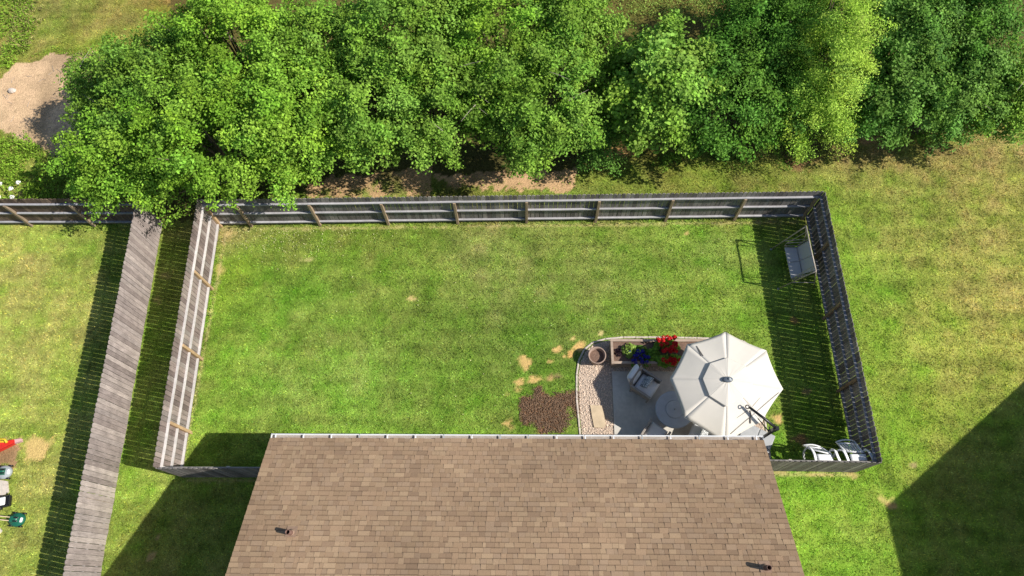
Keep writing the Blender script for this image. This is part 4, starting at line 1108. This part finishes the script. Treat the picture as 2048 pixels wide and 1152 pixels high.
# ------------------------------------------------------------------ white resin loungers leaning up against the short fence
def lounger(label, seat, back, arms, zt):
    """seat: 4 px corners (nw, ne, se, sw); back: far left, far right px and drop; arms: two px polylines with heights"""
    q = at((seat[0][0] + seat[1][0]) / 2, seat[0][1], zt)
    r = empty('resin_lounger', (q.x, q.y, 0), label, 'lounger', 'white plastic loungers stood against the short fence')
    o = Vector((q.x, q.y, 0))
    S = [at(p[0], p[1], zt) - o for p in seat]
    def board(c4, th, name, par, bw=0):
        a, b_, c, d = c4; nr = (b_ - a).cross(d - a).normalized() * th / 2
        m = MB(); n = 6; vs = []; fs = []
        for sg in (1, -1):
            for i in range(n + 1):
                for k in range(n + 1):
                    u, v = i / n, k / n
                    p = a.lerp(b_, u).lerp(d.lerp(c, u), v)
                    vs.append(p + nr * sg * (.4 + .6 * (1 - (2*u-1)**6) * (1 - (2*v-1)**6)) + Vector((0, 0, bw * 4 * u * (1 - u))))
        K = (n + 1) ** 2
        for i in range(n):
            for k in range(n):
                t = i * (n + 1) + k
                fs.append((t, t + n + 1, t + n + 2, t + 1)); fs.append((K + t, K + t + 1, K + t + n + 2, K + t + n + 1))
        ring = [i * (n + 1) for i in range(n + 1)] + [n * (n + 1) + k for k in range(1, n + 1)] + [i * (n + 1) + n for i in range(n - 1, -1, -1)] + [k for k in range(n - 1, 0, -1)]
        for i in range(len(ring)): fs.append((ring[(i + 1) % len(ring)], ring[i], K + ring[i], K + ring[(i + 1) % len(ring)]))
        m.add(vs, fs); return m.build(name, MT['white_plastic'], par, True)
    board(S, .035, 'seat', r)
    # leg section going down behind the fence
    a, b_ = S[3], S[2]; dn = Vector((0, .05, -zt + .03))
    n = 5
    for k in range(n):
        u0, u1 = k / n + .012, (k + 1) / n - .012
        board([a.lerp(b_, u0) - Vector((0, 0, .03)), a.lerp(b_, u1) - Vector((0, 0, .03)), a.lerp(b_, u1) + dn, a.lerp(b_, u0) + dn], .02, 'leg_slat', r)
    # backrest: frame and slats, hanging out over the grass
    B = [at(back[0][0], back[0][1], back[2]) - o, at(back[1][0], back[1][1], back[2]) - o, at(back[4][0], back[4][1], zt - .04) - o, at(back[3][0], back[3][1], zt - .04) - o]
    f = MB(); top = [B[0].lerp(B[1], k / 8) + Vector((0, .05 * math.sin(math.pi * k / 8), .035 * math.sin(math.pi * k / 8))) for k in range(9)]
    f.tube([B[3]] + top + [B[2]], .024, 8); f.tube([B[3], B[2]], .02, 8)
    f.tube([B[0].lerp(B[3], .16), B[1].lerp(B[2], .16)], .026, 8)
    bk = f.build('back_frame', MT['white_plastic'], r, True)
    n = 7
    for k in range(n):
        u0, u1 = (k + .14) / n, (k + .86) / n
        board([B[0].lerp(B[1], u0).lerp(B[3].lerp(B[2], u0), .08), B[0].lerp(B[1], u1).lerp(B[3].lerp(B[2], u1), .08), B[3].lerp(B[2], u1), B[3].lerp(B[2], u0)], .014, 'slat', bk)
    for pl_ in arms:
        pr_ = [at(*p) - o for p in pl_]; fine = []
        for i in range(len(pr_) - 1):
            p0, p1, p2, p3 = pr_[max(0, i-1)], pr_[i], pr_[i+1], pr_[min(len(pr_)-1, i+2)]
            for t in (0, .25, .5, .75):
                fine.append(.5 * ((2*p1) + (p2-p0)*t + (2*p0-5*p1+4*p2-p3)*t*t + (3*p1-p0-3*p2+p3)*t**3))
        fine.append(pr_[-1]); n_ = len(fine); vs = []
        for i, p in enumerate(fine):
            tg = (fine[min(n_-1, i+1)] - fine[max(0, i-1)]).normalized(); sd = tg.cross(Vector((.35, -.1, 1))).normalized(); nn = sd.cross(tg)
            for ds, dn_ in ((-.038, -.014), (.038, -.014), (.038, .014), (-.038, .014)): vs.append(p + sd * ds + nn * dn_)
        fs = [(4*i + k, 4*i + (k+1) % 4, 4*i + 4 + (k+1) % 4, 4*i + 4 + k) for i in range(n_-1) for k in range(4)]
        a_ = MB(); a_.add(vs, fs + [(3,2,1,0), (4*n_-4, 4*n_-3, 4*n_-2, 4*n_-1)]); a_.build('arm', MT['white_plastic'], r)
lounger('white plastic lounger leaning nearest the fence corner, its slatted back wide open', [(1699,908),(1731,908),(1735,922),(1702,922)],
        ((1672,884),(1709,883),.82,(1690,903),(1726,905)),
        [[(1668,914,.9),(1673,902,1.15),(1686,901,1.4),(1693,912,1.45),(1697,923,1.42)], [(1722,911,.95),(1727,901,1.2),(1736,901,1.42),(1743,912,1.46),(1749,924,1.42)]], 1.36)
lounger('white plastic lounger farther from the fence corner, its slatted back nearly edge on', [(1633,908),(1664,909),(1668,922),(1636,922)],
        ((1606,891),(1645,896),.7,(1622,899),(1662,908)),
        [[(1608,919,.5),(1608,903,.85),(1618,894,1.15),(1628,906,1.35),(1632,922,1.38)], [(1656,907,.95),(1662,900,1.15),(1670,901,1.35),(1675,912,1.4),(1680,923,1.38)]], 1.3)

# ------------------------------------------------------------------ toys at the far left
q = at(8, 890)
tl = empty('toy_slide', (q.x, q.y, 0), 'red plastic toy with a pale tip and yellow part on the bare dirt', 'toy')
d0 = at(-25, 903, .12) - q; d1 = at(28, 883, .12) - q; d2 = at(43, 880, .1) - q
nrm = Vector((-(d1 - d0).y, (d1 - d0).x, 0)).normalized()
def slab(pts, ws, z0, z1, m, name, parent):
    b = MB(); vs = []
    for p, w in zip(pts, ws):
        for zz, ww in ((z0, w), (z1, w), (z1 - .02, w * .55)): pass
        vs += [(*(p + nrm * w)[:2], z0), (*(p - nrm * w)[:2], z0), (*(p - nrm * w)[:2], z1), (*(p - nrm * w * .6)[:2], z1 - .03), (*(p + nrm * w * .6)[:2], z1 - .03), (*(p + nrm * w)[:2], z1)]
    n = 6; fs = [(n*i + k, n*i + (k+1) % n, n*i + n + (k+1) % n, n*i + n + k) for i in range(len(pts)-1) for k in range(n)]
    fs += [tuple(range(n))[::-1], tuple(range(n*(len(pts)-1), n*len(pts)))]
    b.add(vs, fs); return b.build(name, m, parent)
slab([d0, d0.lerp(d1, .5), d1], [.14, .12, .07], .02, .14, MT['red'], 'body', tl)
slab([d1 + (d1 - d0).normalized() * .003, d2], [.07, .05], .02, .12, MT['pink'], 'tip', tl)
b = MB(); yq = at(6, 883, .2) - q
b.tube([yq + Vector((-.18, -.03, 0)), yq + Vector((-.05, .07, .05)), yq + Vector((.08, .05, .05)), yq + Vector((.13, -.04, 0))], .035, 8); b.bbox((yq.x - .2, yq.y - .02, 0), (yq.x + .1, yq.y + .04, .16), .02); b.build('handle', MT['yellow'], tl, True)

def mower(label, px, py, ang, handle_mat, hl):
    q = at(px, py, .15)
    r = empty('toy_mower', (q.x, q.y, 0), label, 'toy mower', 'green toy mowers on the far left lawn', rz=ang)   # front is +x
    b = MB(); T = Matrix.Scale(1.15, 4, (1, 0, 0))
    b.lathe([(.0, .2), (.1, .2), (.16, .16), (.2, .13), (.21, .06), (.2, .05)], 24, T); b.build('deck', MT['grey_plastic' if hl < 0 else 'toy_green'], r, True)
    b = MB(); softbox(b, (-.16, -.1, .14), (.1, .1, .27)); b.build('engine_cover', MT['toy_green'], r, True)
    for s in (-1, 1):
        MB().bbox((-.02, s * .05 - .022, .262), (.13, s * .05 + .022, .275), .005).build('vent_slot', MT['dark_metal'], r)
        for x in (-.15, .15):
            MB().lathe([(.0, -.02), (.06, -.02), (.065, 0), (.06, .02), (.0, .02)], 16, Matrix.Translation((x, s * .19, .065)) @ Matrix.Rotation(math.pi/2, 4, 'X')).build('wheel', MT['dark_metal'], r, True)
    MB().bbox((.14, -.07, .1), (.2, .07, .2), .015).build('front_badge_plate', MT['white_plastic'], r)
    l = abs(hl)
    b = MB(); b.tube([(-.1, .05, .2), (-l * .6, .05, .45), (-l, .04, .65)], .014, 6); b.tube([(-.1, -.05, .2), (-l * .6, -.05, .45), (-l, -.04, .65)], .014, 6); b.tube([(-l, .04, .65), (-l, -.04, .65)], .014, 6)
    b.build('handle', handle_mat, r)
    return r
mower('green toy mower with a pale yellow handle, lower of the two', 32, 1039, math.radians(-4), MT['flagstone'], .75)
mower('grey rimmed green toy mower beside the bare dirt, upper of the two', 6, 944, math.radians(3), MT['dark_metal'], -.7)
# pavers and the cart
b = MB(); pts = [at(*p) for p in [(-30,962),(2,960),(17,963),(19,985),(10,990),(-30,996)]][::-1]; n = len(pts)
b.add([(p.x, p.y, 0) for p in pts] + [(p.x, p.y, .05) for p in pts], [tuple(range(n, 2*n))] + [(i, (i+1) % n, n + (i+1) % n, n + i) for i in range(n)])
tag(b.build('paving_slab', MT['edging']), 'broken pale paving slab between the two toy mowers', 'paving slab')
b = MB(); pts = [at(*p) for p in [(-20,1046),(-2,1052),(6,1062),(-2,1070),(-20,1072)]][::-1]; n = len(pts)
b.add([(p.x, p.y, 0) for p in pts] + [(p.x, p.y, .05) for p in pts], [tuple(range(n, 2*n))] + [(i, (i+1) % n, n + (i+1) % n, n + i) for i in range(n)])
tag(b.build('paving_slab', MT['edging']), 'small pale slab at the left edge below the lower toy mower', 'paving slab')
q = at(0, 1003, .25)
ct = empty('toy_cart', (q.x, q.y, 0), 'black toy cart with a white panel at the left edge', 'toy cart', rz=math.radians(12))
MB().bbox((-.3, -.17, .05), (.24, .17, .2), .03).build('tray', MT['dark_metal'], ct)
MB().bbox((-.25, -.12, .21), (.14, .12, .25), .02).build('panel', MT['white_plastic'], ct)
b = MB(); b.tube([(.2, .16, .15), (.3, .17, .3), (.32, -.17, .3), (.22, -.16, .15)], .015, 6); b.build('handle', MT['dark_metal'], ct)
for s in (-1, 1):
    MB().lathe([(.0, -.02), (.07, -.02), (.07, .02), (.0, .02)], 16, Matrix.Translation((-.1, s * .19, .07)) @ Matrix.Rotation(math.pi/2, 4, 'X')).build('wheel', MT['dark_metal'], ct)
